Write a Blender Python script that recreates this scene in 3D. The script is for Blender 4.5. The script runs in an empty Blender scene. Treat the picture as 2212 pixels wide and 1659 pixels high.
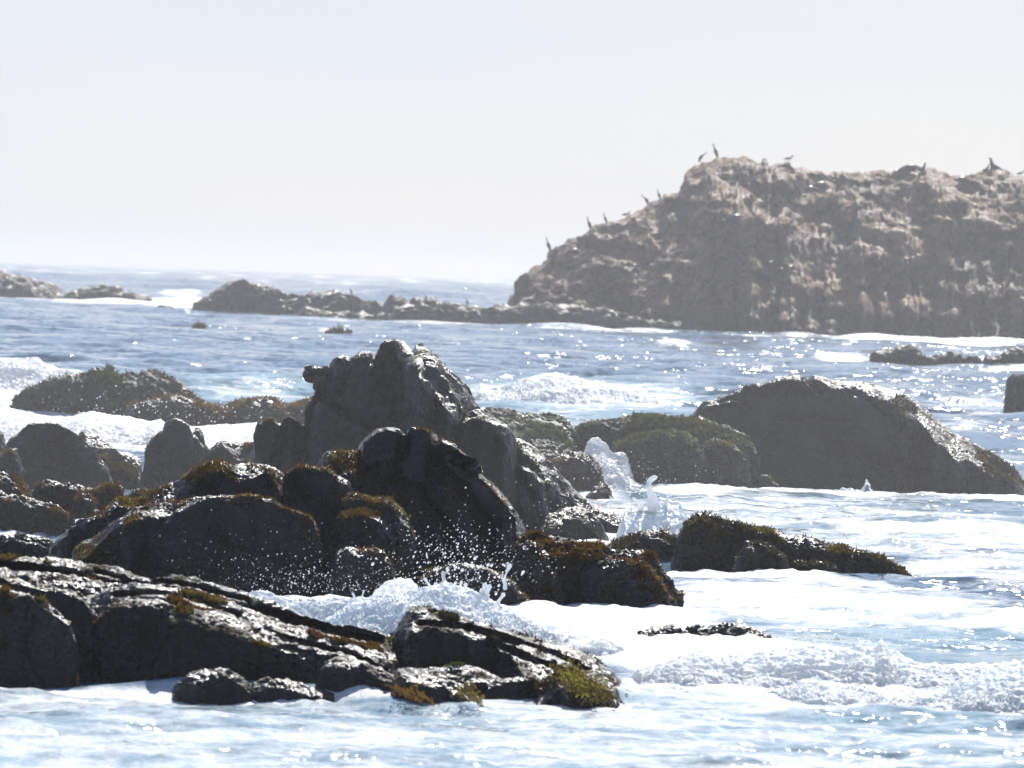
import bpy, math, random
import numpy as np
from mathutils import Vector, Matrix
random.seed(7)
rng = np.random.default_rng(11)
C = bpy.context.scene.collection
R = math.radians
# ------------------------------------------------------------------ camera
SW, SH, F = 2212.0, 1659.0, 12641.0          # survey-sheet units used for every traced outline
CX, CY = SW / 2, SH / 2
HCAM = 2.6
ROLL = R(1.89)
HOR0, HORS = 562.0, 0.033                     # horizon line: y = HOR0 + HORS * x
PITCH = math.atan((CY - (HOR0 + HORS * CX)) * math.cos(ROLL) / F)
FWD = np.array([0, math.cos(PITCH), -math.sin(PITCH)])
HH = np.array([1.0, 0, 0]); UU = np.array([0, math.sin(PITCH), math.cos(PITCH)])
RT = math.cos(ROLL) * HH + math.sin(ROLL) * UU
UP = -math.sin(ROLL) * HH + math.cos(ROLL) * UU
CAMP = np.array([0, 0, HCAM])
cam_d = bpy.data.cameras.new("camera"); cam = bpy.data.objects.new("camera", cam_d); C.objects.link(cam)
cam_d.sensor_width = 36.0; cam_d.lens = 36.0 * F / SW
cam_d.clip_start = 0.5; cam_d.clip_end = 30000
cam_d.dof.use_dof = True; cam_d.dof.focus_distance = 56.0; cam_d.dof.aperture_fstop = 7.5
m = Matrix.Identity(4)
for i in range(3):
    m[i][0] = RT[i]; m[i][1] = UP[i]; m[i][2] = -FWD[i]; m[i][3] = CAMP[i]
cam.matrix_world = m
bpy.context.scene.camera = cam
# ------------------------------------------------------------------ sky, sun, exposure
SUN_EL, SUN_AZ = 41.0, 9.0                    # azimuth measured from +Y towards +X
VEIL = 0.625
w = bpy.data.worlds.new("World"); bpy.context.scene.world = w; w.use_nodes = True
nt = w.node_tree; nt.nodes.clear()
sky = nt.nodes.new("ShaderNodeTexSky"); sky.sky_type = 'NISHITA'; sky.sun_disc = False
sky.sun_elevation = R(SUN_EL); sky.sun_rotation = R(SUN_AZ)
sky.altitude = 0; sky.air_density = 1.0; sky.dust_density = 0.6; sky.ozone_density = 2.5
bg = nt.nodes.new("ShaderNodeBackground"); bg.inputs[1].default_value = 0.06
wo = nt.nodes.new("ShaderNodeOutputWorld")
# thin high overcast mixed over the clear sky: pale at the horizon, bluer overhead, a little warmer towards the right
wtc = nt.nodes.new("ShaderNodeTexCoord"); wsep = nt.nodes.new("ShaderNodeSeparateXYZ"); nt.links.new(wtc.outputs['Generated'], wsep.inputs[0])
wr = nt.nodes.new("ShaderNodeValToRGB"); we = wr.color_ramp.elements
while len(we) < 4: we.new(0.5)
for el_, (p_, c_) in zip(we, [(0.0, (0.745, 0.80, 0.89)), (0.06, (0.785, 0.83, 0.945)), (0.22, (0.60, 0.73, 0.97)), (0.7, (0.34, 0.50, 0.88))]): el_.position = p_; el_.color = (*c_, 1)
nt.links.new(wsep.outputs[2], wr.inputs[0])
wn = nt.nodes.new("ShaderNodeTexNoise"); wn.inputs['Scale'].default_value = 5; wn.inputs['Detail'].default_value = 3
wm = nt.nodes.new("ShaderNodeMapping"); wm.inputs['Scale'].default_value = (1, 1, 7); nt.links.new(wtc.outputs['Generated'], wm.inputs[0]); nt.links.new(wm.outputs[0], wn.inputs['Vector'])
wn2 = nt.nodes.new("ShaderNodeMath"); wn2.operation = 'MULTIPLY_ADD'; wn2.inputs[1].default_value = 1.2; wn2.inputs[2].default_value = 0.0; nt.links.new(wsep.outputs[0], wn2.inputs[0])
wn3 = nt.nodes.new("ShaderNodeMath"); wn3.operation = 'ADD'; wn3.use_clamp = True; nt.links.new(wn.outputs[0], wn3.inputs[0]); nt.links.new(wn2.outputs[0], wn3.inputs[1])
wv = nt.nodes.new("ShaderNodeMix"); wv.data_type = 'RGBA'; wv.blend_type = 'MULTIPLY'; wv.inputs[0].default_value = 1
wr2 = nt.nodes.new("ShaderNodeValToRGB"); wr2.color_ramp.elements[0].position = 0.3; wr2.color_ramp.elements[1].position = 0.75
wr2.color_ramp.elements[0].color = (0.96, 0.97, 1.0, 1); wr2.color_ramp.elements[1].color = (1.08, 1.03, 0.97, 1)
nt.links.new(wn3.outputs[0], wr2.inputs[0]); nt.links.new(wr.outputs[0], wv.inputs[6]); nt.links.new(wr2.outputs[0], wv.inputs[7])
wd = nt.nodes.new("ShaderNodeVectorMath"); wd.operation = 'DOT_PRODUCT'; nt.links.new(wtc.outputs['Generated'], wd.inputs[0]); wd.inputs[1].default_value = (math.sin(R(SUN_AZ)), math.cos(R(SUN_AZ)), 0.25)
wdr = nt.nodes.new("ShaderNodeMapRange"); wdr.inputs[1].default_value = -0.5; wdr.inputs[2].default_value = 0.75; wdr.inputs[3].default_value = 0.30; wdr.inputs[4].default_value = 1.0
nt.links.new(wd.outputs['Value'], wdr.inputs[0])
wsc = nt.nodes.new("ShaderNodeVectorMath"); wsc.operation = 'SCALE'; nt.links.new(wv.outputs[2], wsc.inputs[0]); nt.links.new(wdr.outputs[0], wsc.inputs['Scale'])
bg2 = nt.nodes.new("ShaderNodeBackground"); bg2.inputs[1].default_value = VEIL; nt.links.new(wsc.outputs[0], bg2.inputs[0])
wx = nt.nodes.new("ShaderNodeMixShader"); wx.inputs[0].default_value = 0.8
nt.links.new(sky.outputs[0], bg.inputs[0]); nt.links.new(bg.outputs[0], wx.inputs[1]); nt.links.new(bg2.outputs[0], wx.inputs[2]); nt.links.new(wx.outputs[0], wo.inputs[0])
sd = bpy.data.lights.new("sun", 'SUN'); sd.energy = 4.8; sd.angle = R(0.6); sd.color = (1, 0.96, 0.9)
sun = bpy.data.objects.new("sun", sd); C.objects.link(sun)
sdir = Vector((math.sin(R(SUN_AZ)) * math.cos(R(SUN_EL)), math.cos(R(SUN_AZ)) * math.cos(R(SUN_EL)), math.sin(R(SUN_EL))))
sun.rotation_euler = sdir.to_track_quat('Z', 'Y').to_euler()
sc = bpy.context.scene
sc.view_settings.view_transform = 'Standard'; sc.view_settings.look = 'None'
sc.view_settings.gamma = 1; sc.view_settings.exposure = 0.65; sc.view_settings.use_curve_mapping = False
sc.cycles.volume_bounces = 0; sc.cycles.max_bounces = 6; sc.cycles.sample_clamp_indirect = 4
sc.cycles.sample_clamp_direct = 30
sc.cycles.volume_step_rate = 4

# ------------------------------------------------------------------ projection helpers
def P(px, py, Y):
    """world point at distance Y (world y) seen at sheet point (px, py)"""
    px = np.asarray(px, float); py = np.asarray(py, float); Y = np.asarray(Y, float)
    d = FWD * F + RT * (px - CX)[..., None] - UP * (py - CY)[..., None]
    return CAMP + d * (Y / d[..., 1])[..., None]
def sheet(p):
    q = p - CAMP
    k = F / (q @ FWD)
    return CX + (q @ RT) * k, CY - (q @ UP) * k
def ground_Y(px, py):
    d = FWD * F + RT * (px - CX) - UP * (py - CY)
    return d[1] * (-HCAM / d[2])

# ------------------------------------------------------------------ noise
def _h(ix, iy, iz, s):
    h = (ix.astype(np.uint32) * np.uint32(374761393) + iy.astype(np.uint32) * np.uint32(668265263)
         + iz.astype(np.uint32) * np.uint32(2147483647) + np.uint32(s * 1274126177 & 0xffffffff))
    h = (h ^ (h >> np.uint32(13))) * np.uint32(1274126177)
    h = (h ^ (h >> np.uint32(16))) * np.uint32(2246822519)
    return h ^ (h >> np.uint32(15))
G12 = np.array([[1,1,0],[-1,1,0],[1,-1,0],[-1,-1,0],[1,0,1],[-1,0,1],[1,0,-1],[-1,0,-1],[0,1,1],[0,-1,1],[0,1,-1],[0,-1,-1]], np.float32)
def pn(p, s=0):
    """gradient noise, about -1..1"""
    p = np.asarray(p, np.float64); i = np.floor(p).astype(np.int64); f = (p - i).astype(np.float32)
    u = f * f * f * (f * (f * 6 - 15) + 10)
    i = i.astype(np.int32)
    out = 0
    for dx in (0, 1):
        for dy in (0, 1):
            for dz in (0, 1):
                g = G12[_h(i[:, 0] + dx, i[:, 1] + dy, i[:, 2] + dz, s) % 12]
                dot = g[:, 0] * (f[:, 0] - dx) + g[:, 1] * (f[:, 1] - dy) + g[:, 2] * (f[:, 2] - dz)
                wt = (u[:, 0] if dx else 1 - u[:, 0]) * (u[:, 1] if dy else 1 - u[:, 1]) * (u[:, 2] if dz else 1 - u[:, 2])
                out = out + wt * dot
    return out * 1.3
def fbm(p, o=4, s=0, gain=0.5):
    r = 0; a = 1.0; t = 0
    for k in range(o):
        r = r + a * pn(p * (2.03 ** k) + 17.3 * k, s + k); t += a; a *= gain
    return r / t
def billow(p, o=3, s=0, gain=0.55):
    r = 0; a = 1.0; t = 0
    for k in range(o):
        r = r + a * np.abs(pn(p * (2.07 ** k) + 9.1 * k, s + k)); t += a; a *= gain
    return r / t

# ------------------------------------------------------------------ mesh helpers
def mesh_from(name, v, quads=None, tris=None, mat=None, smooth=True, attrs=None):
    me = bpy.data.meshes.new(name)
    v = np.ascontiguousarray(v, np.float32)
    me.vertices.add(len(v)); me.vertices.foreach_set("co", v.ravel())
    loops = []; starts = []; n = 0
    if quads is not None and len(quads):
        loops.append(quads.ravel()); starts.append(np.arange(len(quads)) * 4); n = len(quads) * 4
    if tris is not None and len(tris):
        loops.append(tris.ravel()); starts.append(n + np.arange(len(tris)) * 3)
    loops = np.concatenate(loops).astype(np.int32); starts = np.concatenate(starts).astype(np.int32)
    me.loops.add(len(loops)); me.loops.foreach_set("vertex_index", loops)
    me.polygons.add(len(starts)); me.polygons.foreach_set("loop_start", starts)
    me.polygons.foreach_set("use_smooth", np.full(len(starts), smooth))
    if attrs:
        for k, a in attrs.items():
            at = me.attributes.new(k, 'FLOAT', 'POINT'); at.data.foreach_set("value", np.ascontiguousarray(a, np.float32))
    me.update(); me.validate()
    if mat: me.materials.append(mat)
    return me
def link(name, me, parent=None, **props):
    o = bpy.data.objects.new(name, me); C.objects.link(o)
    if parent: o.parent = parent
    for k, v in props.items(): o[k] = v
    return o
def grid_quads(nc, nr, off=0):
    a = (np.arange(nc - 1)[:, None] * nr + np.arange(nr - 1)[None, :]).ravel() + off
    return np.stack([a, a + nr, a + nr + 1, a + 1], 1)
def grid_normals(g):
    du = np.gradient(g, axis=0); dv = np.gradient(g, axis=1)
    n = np.cross(du, dv); n /= (np.linalg.norm(n, axis=2, keepdims=True) + 1e-12)
    return n
class Bag:
    def __init__(s): s.v = []; s.q = []; s.t = []; s.n = 0
    def add(s, v, q=None, t=None):
        s.v.append(v)
        if q is not None: s.q.append(q + s.n)
        if t is not None: s.t.append(t + s.n)
        s.n += len(v)
    def mesh(s, name, mat, smooth=True):
        return mesh_from(name, np.concatenate(s.v), np.concatenate(s.q) if s.q else None, np.concatenate(s.t) if s.t else None, mat, smooth)

def lobe(s, Y, lip=8, T=None, batter=0.28, step=2.0, slope=0.36, zb=-0.4, round_=0.14, faceround=0.0, rowpx=None, terr=0, open_back=False):
    """closed hump whose ridge follows the outline s at distance Y: a cliff towards the sea in front, a sloping top, a back"""
    s = np.array(s, float)
    if s[-1, 0] < s[0, 0]: s = s[::-1]
    px = np.arange(s[0, 0], s[-1, 0] + step, step)
    py = np.interp(px, s[:, 0], s[:, 1])
    k = F / Y
    if T is None: T = max(0.5, min(2.5, (px[-1] - px[0]) / k * 0.45))
    lp = np.array(lip, float)
    lp = np.full(len(px), float(lip)) if lp.ndim == 0 else np.interp(px, lp[:, 0], lp[:, 1])
    lp = lp * (1 + 0.35 * pn(np.stack([px / 37.0, px * 0 + Y, px * 0], 1)))
    Cp = P(px, py, np.full(len(px), Y))
    zC = Cp[:, 2]
    # soft caps at both ends
    e = np.minimum(px - px[0], px[-1] - px) / max(1.0, (px[-1] - px[0]) * 0.16)
    e = np.clip(e, 0, 1)
    back = round_ * T * (1 - np.sqrt(np.clip(1 - (1 - e) ** 2, 0, 1)))
    run = lp / k / slope
    run = np.minimum(run, T * 0.75)
    zl = np.maximum(zC - lp / k, zb + 0.1)
    yC = Y + back * 0.4
    # points along each column
    ncf = int(max(8, np.max((zC - zb)) * k / (rowpx or step) / 1.15)); ncf = min(ncf, 260)
    nct = int(max(6, np.max(lp) / (rowpx or step) * 1.6 * 1.5)); nct = min(nct, 120)
    nb = 16
    cols = []
    t = np.linspace(0, 1, ncf)[None, :]
    zf = zb + (zl - zb)[:, None] * t
    yfront = (yC - run)[:, None] - batter * ((zl - zb)[:, None] * (1 - t))
    yfront = yfront - faceround * np.sin(t * math.pi) * (zl - zb)[:, None]
    tt = np.linspace(0, 1, nct + 1)[1:][None, :]
    zt = zl[:, None] + (zC - zl)[:, None] * (1 - (1 - tt) ** 1.3)
    if terr:
        zz_ = zl[:, None] + (zC - zl)[:, None] * (1 - (1 - tt) ** 1.3)
        q_ = np.stack([np.broadcast_to(Cp[:, 0][:, None], zz_.shape).ravel() / terr[0], zz_.ravel() / terr[1] + np.repeat(Cp[:, 0] * 0.25 / terr[0], zz_.shape[1]), np.full(zz_.size, Y * 0.37)], 1)
        fl = np.clip(fbm(q_, 3, 41).reshape(zz_.shape) * 3.2 + 0.35, 0, 1)
        wgt = 0.30 + 1.5 * fl ** 1.3
        tw = np.cumsum(wgt, 1); tw = tw / np.maximum(tw[:, -1:], 1e-6)
        yt = (yC - run)[:, None] + run[:, None] * tw
    else:
        yt = (yC - run)[:, None] + run[:, None] * tt
    tb = np.linspace(0, 1, nb + 1)[1:][None, :]
    yb = yC[:, None] + (T - back)[:, None] * tb
    zbk = zC[:, None] - (zC - zb)[:, None] * (tb ** 2.2)
    z = np.concatenate([zf, zt, zbk], 1); y = np.concatenate([yfront, yt, yb], 1)
    if open_back: z = z[:, :-nb + 2]; y = y[:, :-nb + 2]
    nr = z.shape[1]
    # smooth the folds a little
    zz = z.copy(); yy = y.copy()
    for _ in range(3):
        zz[:, 1:-1] = (zz[:, :-2] + 2 * zz[:, 1:-1] + zz[:, 2:]) / 4
        yy[:, 1:-1] = (yy[:, :-2] + 2 * yy[:, 1:-1] + yy[:, 2:]) / 4
    x = Cp[:, 0][:, None] * (1 + (yy - Y) * 0) 
    g = np.stack([np.broadcast_to(x, zz.shape), yy, zz], 2)
    # end caps
    def cap(col, sgn, xs):
        out = []
        zt = col[:, 2].max() - zb
        for a in (0.35, 0.7, 0.9, 1.0):
            c = col.copy(); r = math.sqrt(max(0, 1 - a * a))
            c[:, 2] = zb + (c[:, 2] - zb) * r
            ym = c[:, 1].mean(); c[:, 1] = ym + (c[:, 1] - ym) * (0.3 + 0.7 * r)
            c[:, 0] += sgn * a * xs
            out.append(c)
        return out
    hl = max(0.0, zC[0] - zb) * 0.12; hr = max(0.0, zC[-1] - zb) * 0.12
    L = cap(g[0], -1, min(hl, 6 / k * 2))[::-1]; Rr = cap(g[-1], 1, min(hr, 6 / k * 2))
    g = np.concatenate([np.array(L), g, np.array(Rr)], 0)
    return g
def rough(g, amps, seed=0, lumpy=1.0, soft_bottom=False, sharp=False):
    """push the surface along its normal by several sizes of noise; amps = [(size m, height m), ...]"""
    nc, nr, _ = g.shape
    n = grid_normals(g)
    if n[nc // 2, nr // 3, 1] > 0: n = -n
    p = g.reshape(-1, 3).copy(); N = n.reshape(-1, 3)
    base = p.copy()
    d = np.zeros(len(p), np.float32)
    for i, (sz, a, kind) in enumerate(amps):
        q = base / sz + seed * 3.7
        if kind == 'f': d += a * fbm(q, 2, seed + i)
        elif kind == 'b': d += a * (billow(q, 2, seed + i) * 2.2 - 0.8)
        elif kind == 'r': d += a * (0.5 - 2.2 * np.abs(pn(q, seed + i)))
        elif kind == 's':                                   # slanting strata
            qs = np.stack([q[:, 0] * 0.25 + q[:, 2] * 0.1, q[:, 1] * 0.4, q[:, 2] + q[:, 0] * 0.45], 1)
            d += a * fbm(qs, 2, seed + i)
    p += N * d[:, None]
    return p.reshape(nc, nr, 3), n

# ------------------------------------------------------------------ materials
def newmat(name):
    mt = bpy.data.materials.new(name); mt.use_nodes = True
    nt = mt.node_tree; nt.nodes.clear()
    out = nt.nodes.new("ShaderNodeOutputMaterial")
    return mt, nt, out
def nd(nt, t, **kw):
    n = nt.nodes.new(t)
    for k, v in kw.items():
        if k.startswith('i_'): n.inputs[k[2:].replace('_', ' ')].default_value = v
        else: setattr(n, k, v)
    return n
def noise_node(nt, co, scale, detail=4, rough_=0.55, dist=0.0):
    n = nt.nodes.new("ShaderNodeTexNoise"); n.inputs['Scale'].default_value = scale
    n.inputs['Detail'].default_value = detail; n.inputs['Roughness'].default_value = rough_; n.inputs['Distortion'].default_value = dist
    nt.links.new(co, n.inputs['Vector']); return n
def ramp(nt, fac, stops):
    r = nt.nodes.new("ShaderNodeValToRGB"); e = r.color_ramp.elements
    while len(e) < len(stops): e.new(0.5)
    for el, (p_, c) in zip(e, stops):
        el.position = p_; el.color = (*c, 1) if len(c) == 3 else c
    nt.links.new(fac, r.inputs[0]); return r
def rock_mat(name, dark, light, wet, algae, unit=1.0, algae_amt=0.5, bump=0.5, guano=None, spec=0.5):
    """wet rock: speckled stone, glossy film, patches of weed on ground that faces up"""
    mt, nt, out = newmat(name); L = nt.links.new
    tc = nd(nt, "ShaderNodeTexCoord"); co = tc.outputs['Object']
    b = nd(nt, "ShaderNodeBsdfPrincipled")
    n1 = noise_node(nt, co, 2.2 / unit, 6, 0.65); n2 = noise_node(nt, co, 28 / unit, 4, 0.7)
    n3 = noise_node(nt, co, 5.0 / unit, 5, 0.6, 0.4)
    r1 = ramp(nt, n1.outputs[0], [(0.3, dark), (0.7, light)])
    r2 = ramp(nt, n2.outputs[0], [(0.35, (0.45,) * 3), (0.62, (1.0,) * 3), (0.78, (1.9,) * 3)])
    mx = nd(nt, "ShaderNodeMix", data_type='RGBA', blend_type='MULTIPLY'); mx.inputs[0].default_value = 1
    L(r1.outputs[0], mx.inputs[6]); L(r2.outputs[0], mx.inputs[7])
    geo = nd(nt, "ShaderNodeNewGeometry"); sep = nd(nt, "ShaderNodeSeparateXYZ"); L(geo.outputs['Normal'], sep.inputs[0])
    # weed patches
    ra = ramp(nt, n3.outputs[0], [(0.62 - 0.25 * algae_amt, (0,) * 3), (0.70 - 0.25 * algae_amt, (1,) * 3)])
    up = nd(nt, "ShaderNodeMapRange"); up.inputs[1].default_value = 0.45; up.inputs[2].default_value = 0.85
    L(sep.outputs[2], up.inputs[0])
    am = nd(nt, "ShaderNodeMath", operation='MULTIPLY'); L(ra.outputs[0], am.inputs[0]); L(up.outputs[0], am.inputs[1])
    mx2 = nd(nt, "ShaderNodeMix", data_type='RGBA'); L(am.outputs[0], mx2.inputs[0]); L(mx.outputs[2], mx2.inputs[6]); mx2.inputs[7].default_value = (*algae, 1)
    last = mx2.outputs[2]
    if guano:
        n4 = noise_node(nt, co, 0.9 / unit, 8, 0.75); rg = ramp(nt, n4.outputs[0], [(0.36, (0,) * 3), (0.52, (1,) * 3)])
        pos = nd(nt, "ShaderNodeSeparateXYZ"); L(geo.outputs['Position'], pos.inputs[0])
        hz = nd(nt, "ShaderNodeMapRange"); hz.inputs[1].default_value = 0.4; hz.inputs[2].default_value = 2.2; L(pos.outputs[2], hz.inputs[0])
        up2 = nd(nt, "ShaderNodeMapRange"); up2.inputs[1].default_value = 0.0; up2.inputs[2].default_value = 0.45; L(sep.outputs[2], up2.inputs[0])
        g1 = nd(nt, "ShaderNodeMath", operation='MULTIPLY'); L(rg.outputs[0], g1.inputs[0]); L(up2.outputs[0], g1.inputs[1])
        g2 = nd(nt, "ShaderNodeMath", operation='MULTIPLY'); L(g1.outputs[0], g2.inputs[0]); L(hz.outputs[0], g2.inputs[1])
        mx3 = nd(nt, "ShaderNodeMix", data_type='RGBA'); L(g2.outputs[0], mx3.inputs[0]); L(last, mx3.inputs[6]); mx3.inputs[7].default_value = (*guano, 1)
        last = mx3.outputs[2]
    L(last, b.inputs['Base Color'])
    n5 = noise_node(nt, co, 1.6 / unit, 5, 0.7)
    rr = ramp(nt, n5.outputs[0], [(0.42, (wet,) * 3), (0.52, (wet + 0.12,) * 3), (0.62, (0.75,) * 3)])
    ad = nd(nt, "ShaderNodeMath", operation='MULTIPLY_ADD'); L(am.outputs[0], ad.inputs[0]); ad.inputs[1].default_value = 0.4; L(rr.outputs[0], ad.inputs[2]); ad.use_clamp = True
    L(ad.outputs[0], b.inputs['Roughness']); b.inputs['Specular IOR Level'].default_value = spec
    bm = nd(nt, "ShaderNodeBump"); bm.inputs['Strength'].default_value = bump; bm.inputs['Distance'].default_value = 0.02 * unit
    n6 = noise_node(nt, co, 45 / unit, 5, 0.65)
    L(n6.outputs[0], bm.inputs['Height'])
    n7 = noise_node(nt, co, 55 / unit, 2, 0.6); sb = nd(nt, "ShaderNodeVectorMath", operation='SUBTRACT'); L(n7.outputs['Color'], sb.inputs[0]); sb.inputs[1].default_value = (0.5, 0.5, 0.5)
    sl = nd(nt, "ShaderNodeVectorMath", operation='SCALE'); L(sb.outputs[0], sl.inputs[0]); sl.inputs['Scale'].default_value = 2.4
    sa = nd(nt, "ShaderNodeVectorMath", operation='ADD'); L(sl.outputs[0], sa.inputs[0]); L(bm.outputs[0], sa.inputs[1])
    sn = nd(nt, "ShaderNodeVectorMath", operation='NORMALIZE'); L(sa.outputs[0], sn.inputs[0]); L(sn.outputs[0], b.inputs['Normal'])
    L(b.outputs[0], out.inputs[0]); return mt
def leafy(name, c1, c2, tr=0.45, unit=1.0):
    mt, nt, out = newmat(name); L = nt.links.new
    tc = nd(nt, "ShaderNodeTexCoord"); n1 = noise_node(nt, tc.outputs['Object'], 6 / unit, 4, 0.7)
    r = ramp(nt, n1.outputs[0], [(0.36, c1), (0.64, c2)])
    d = nd(nt, "ShaderNodeBsdfPrincipled"); d.inputs['Roughness'].default_value = 0.5; L(r.outputs[0], d.inputs['Base Color'])
    t = nd(nt, "ShaderNodeBsdfTranslucent"); L(r.outputs[0], t.inputs[0])
    mx = nd(nt, "ShaderNodeMixShader"); mx.inputs[0].default_value = tr
    L(d.outputs[0], mx.inputs[1]); L(t.outputs[0], mx.inputs[2]); L(mx.outputs[0], out.inputs[0]); return mt
def foam_mat(name, col=(0.93, 0.94, 0.95), tr=0.55, rough_=0.45, shade=(0.80, 0.87, 0.89), cut=(0.30, 0.5), sc_=9):
    mt, nt, out = newmat(name); L = nt.links.new
    tc = nd(nt, "ShaderNodeTexCoord"); co = tc.outputs['Object']
    n1 = noise_node(nt, co, sc_, 6, 0.7, 0.6); r = ramp(nt, n1.outputs[0], [(cut[0], shade), (cut[1], col)])
    d = nd(nt, "ShaderNodeBsdfPrincipled"); d.inputs['Roughness'].default_value = rough_; L(r.outputs[0], d.inputs['Base Color'])
    d.inputs['IOR'].default_value = 1.33
    n2 = noise_node(nt, co, 40, 5, 0.75); bm = nd(nt, "ShaderNodeBump"); bm.inputs['Strength'].default_value = 0.35; bm.inputs['Distance'].default_value = 0.02
    L(n2.outputs[0], bm.inputs['Height']); L(bm.outputs[0], d.inputs['Normal'])
    t = nd(nt, "ShaderNodeBsdfTranslucent"); L(r.outputs[0], t.inputs[0])
    mx = nd(nt, "ShaderNodeMixShader"); mx.inputs[0].default_value = tr
    L(d.outputs[0], mx.inputs[1]); L(t.outputs[0], mx.inputs[2]); L(mx.outputs[0], out.inputs[0]); return mt
def sea_mat():
    mt, nt, out = newmat("sea_water"); L = nt.links.new
    geo = nd(nt, "ShaderNodeNewGeometry"); co = geo.outputs['Position']
    b = nd(nt, "ShaderNodeBsdfPrincipled"); b.inputs['IOR'].default_value = 1.33; b.inputs['Roughness'].default_value = 0.06
    a1 = nd(nt, "ShaderNodeAttribute", attribute_name="foam"); a2 = nd(nt, "ShaderNodeAttribute", attribute_name="teal")
    wc = nd(nt, "ShaderNodeMix", data_type='RGBA'); L(a2.outputs['Fac'], wc.inputs[0])
    wc.inputs[6].default_value = (0.10, 0.17, 0.245, 1); wc.inputs[7].default_value = (0.34, 0.49, 0.54, 1)
    L(wc.outputs[2], b.inputs['Base Color'])
    # ripples too small for the mesh
    mp = nd(nt, "ShaderNodeMapping"); mp.inputs['Scale'].default_value = (0.55, 1.0, 1.0); L(co, mp.inputs[0])
    nA = noise_node(nt, mp.outputs[0], 3.2, 5, 0.62); nB = noise_node(nt, mp.outputs[0], 17, 3, 0.6)
    bA = nd(nt, "ShaderNodeBump"); bA.inputs['Strength'].default_value = 1.0; bA.inputs['Distance'].default_value = 0.085; L(nA.outputs[0], bA.inputs['Height'])
    acc = geo.outputs['Normal']
    for sc_, amp in ((0.5, 0.6), (2.2, 1.2), (8.0, 1.2)):
        nz = noise_node(nt, mp.outputs[0], sc_, 2, 0.5)
        sb = nd(nt, "ShaderNodeVectorMath", operation='SUBTRACT'); L(nz.outputs['Color'], sb.inputs[0]); sb.inputs[1].default_value = (0.5, 0.5, 0.5)
        ml = nd(nt, "ShaderNodeVectorMath", operation='MULTIPLY'); L(sb.outputs[0], ml.inputs[0]); ml.inputs[1].default_value = (amp * 0.5, amp, 0)
        a_ = nd(nt, "ShaderNodeVectorMath", operation='ADD'); L(acc, a_.inputs[0]); L(ml.outputs[0], a_.inputs[1]); acc = a_.outputs[0]
    nn = nd(nt, "ShaderNodeVectorMath", operation='NORMALIZE'); L(acc, nn.inputs[0])
    L(nn.outputs[0], b.inputs['Normal'])
    # foam and the sun glare painted with it: lacy threshold
    n1 = noise_node(nt, mp.outputs[0], 0.7, 10, 0.72, 0.6)
    n1b = noise_node(nt, mp.outputs[0], 3.5, 8, 0.8, 0.3); n1c = nd(nt, "ShaderNodeMath", operation='MULTIPLY_ADD'); L(n1b.outputs[0], n1c.inputs[0]); n1c.inputs[1].default_value = 0.9; n1c.inputs[2].default_value = -0.45
    n1d = nd(nt, "ShaderNodeMath", operation='ADD'); L(n1.outputs[0], n1d.inputs[0]); L(n1c.outputs[0], n1d.inputs[1])
    ad = nd(nt, "ShaderNodeMath", operation='ADD'); L(n1d.outputs[0], ad.inputs[0]); L(a1.outputs['Fac'], ad.inputs[1])
    mr = nd(nt, "ShaderNodeMapRange", interpolation_type='SMOOTHSTEP'); mr.inputs[1].default_value = 0.90; mr.inputs[2].default_value = 1.30; L(ad.outputs[0], mr.inputs[0])
    f = nd(nt, "ShaderNodeBsdfPrincipled"); f.inputs['Base Color'].default_value = (0.72, 0.75, 0.78, 1); f.inputs['Roughness'].default_value = 0.3; f.inputs['IOR'].default_value = 1.33
    nC = noise_node(nt, co, 30, 5, 0.7); bC = nd(nt, "ShaderNodeBump"); bC.inputs['Strength'].default_value = 0.8; bC.inputs['Distance'].default_value = 0.025
    L(nC.outputs[0], bC.inputs['Height']); L(bC.outputs[0], f.inputs['Normal'])
    mx = nd(nt, "ShaderNodeMixShader"); L(mr.outputs[0], mx.inputs[0]); L(b.outputs[0], mx.inputs[1]); L(f.outputs[0], mx.inputs[2])
    L(mx.outputs[0], out.inputs[0]); return mt
M = {}
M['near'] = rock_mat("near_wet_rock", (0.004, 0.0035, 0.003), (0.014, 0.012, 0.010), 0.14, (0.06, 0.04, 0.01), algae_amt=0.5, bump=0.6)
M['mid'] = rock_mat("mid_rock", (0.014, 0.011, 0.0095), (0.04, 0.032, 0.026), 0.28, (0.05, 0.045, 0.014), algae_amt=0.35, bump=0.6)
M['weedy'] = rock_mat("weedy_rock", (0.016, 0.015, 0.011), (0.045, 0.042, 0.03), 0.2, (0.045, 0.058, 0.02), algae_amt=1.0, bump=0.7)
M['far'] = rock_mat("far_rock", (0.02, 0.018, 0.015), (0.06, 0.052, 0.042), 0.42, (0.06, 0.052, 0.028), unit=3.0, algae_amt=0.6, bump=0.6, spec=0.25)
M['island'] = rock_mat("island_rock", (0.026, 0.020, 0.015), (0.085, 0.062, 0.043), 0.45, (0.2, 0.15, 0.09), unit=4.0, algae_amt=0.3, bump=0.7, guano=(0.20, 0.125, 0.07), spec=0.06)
M['w_brown'] = leafy("brown_weed", (0.06, 0.028, 0.006), (0.18, 0.10, 0.018))
M['w_olive'] = leafy("olive_weed", (0.06, 0.042, 0.01), (0.18, 0.13, 0.022))
M['w_yellow'] = leafy("yellow_kelp", (0.09, 0.08, 0.01), (0.28, 0.26, 0.03))
M['w_green'] = leafy("green_weed", (0.03, 0.04, 0.012), (0.11, 0.13, 0.03))
M['w_dark'] = leafy("dark_weed", (0.03, 0.025, 0.01), (0.08, 0.06, 0.022), 0.3)
M['foam'] = foam_mat("sea_foam")
M['splash'] = foam_mat("splash_water", (0.93, 0.95, 0.97), 0.6, 0.2, (0.8, 0.88, 0.92))
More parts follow.
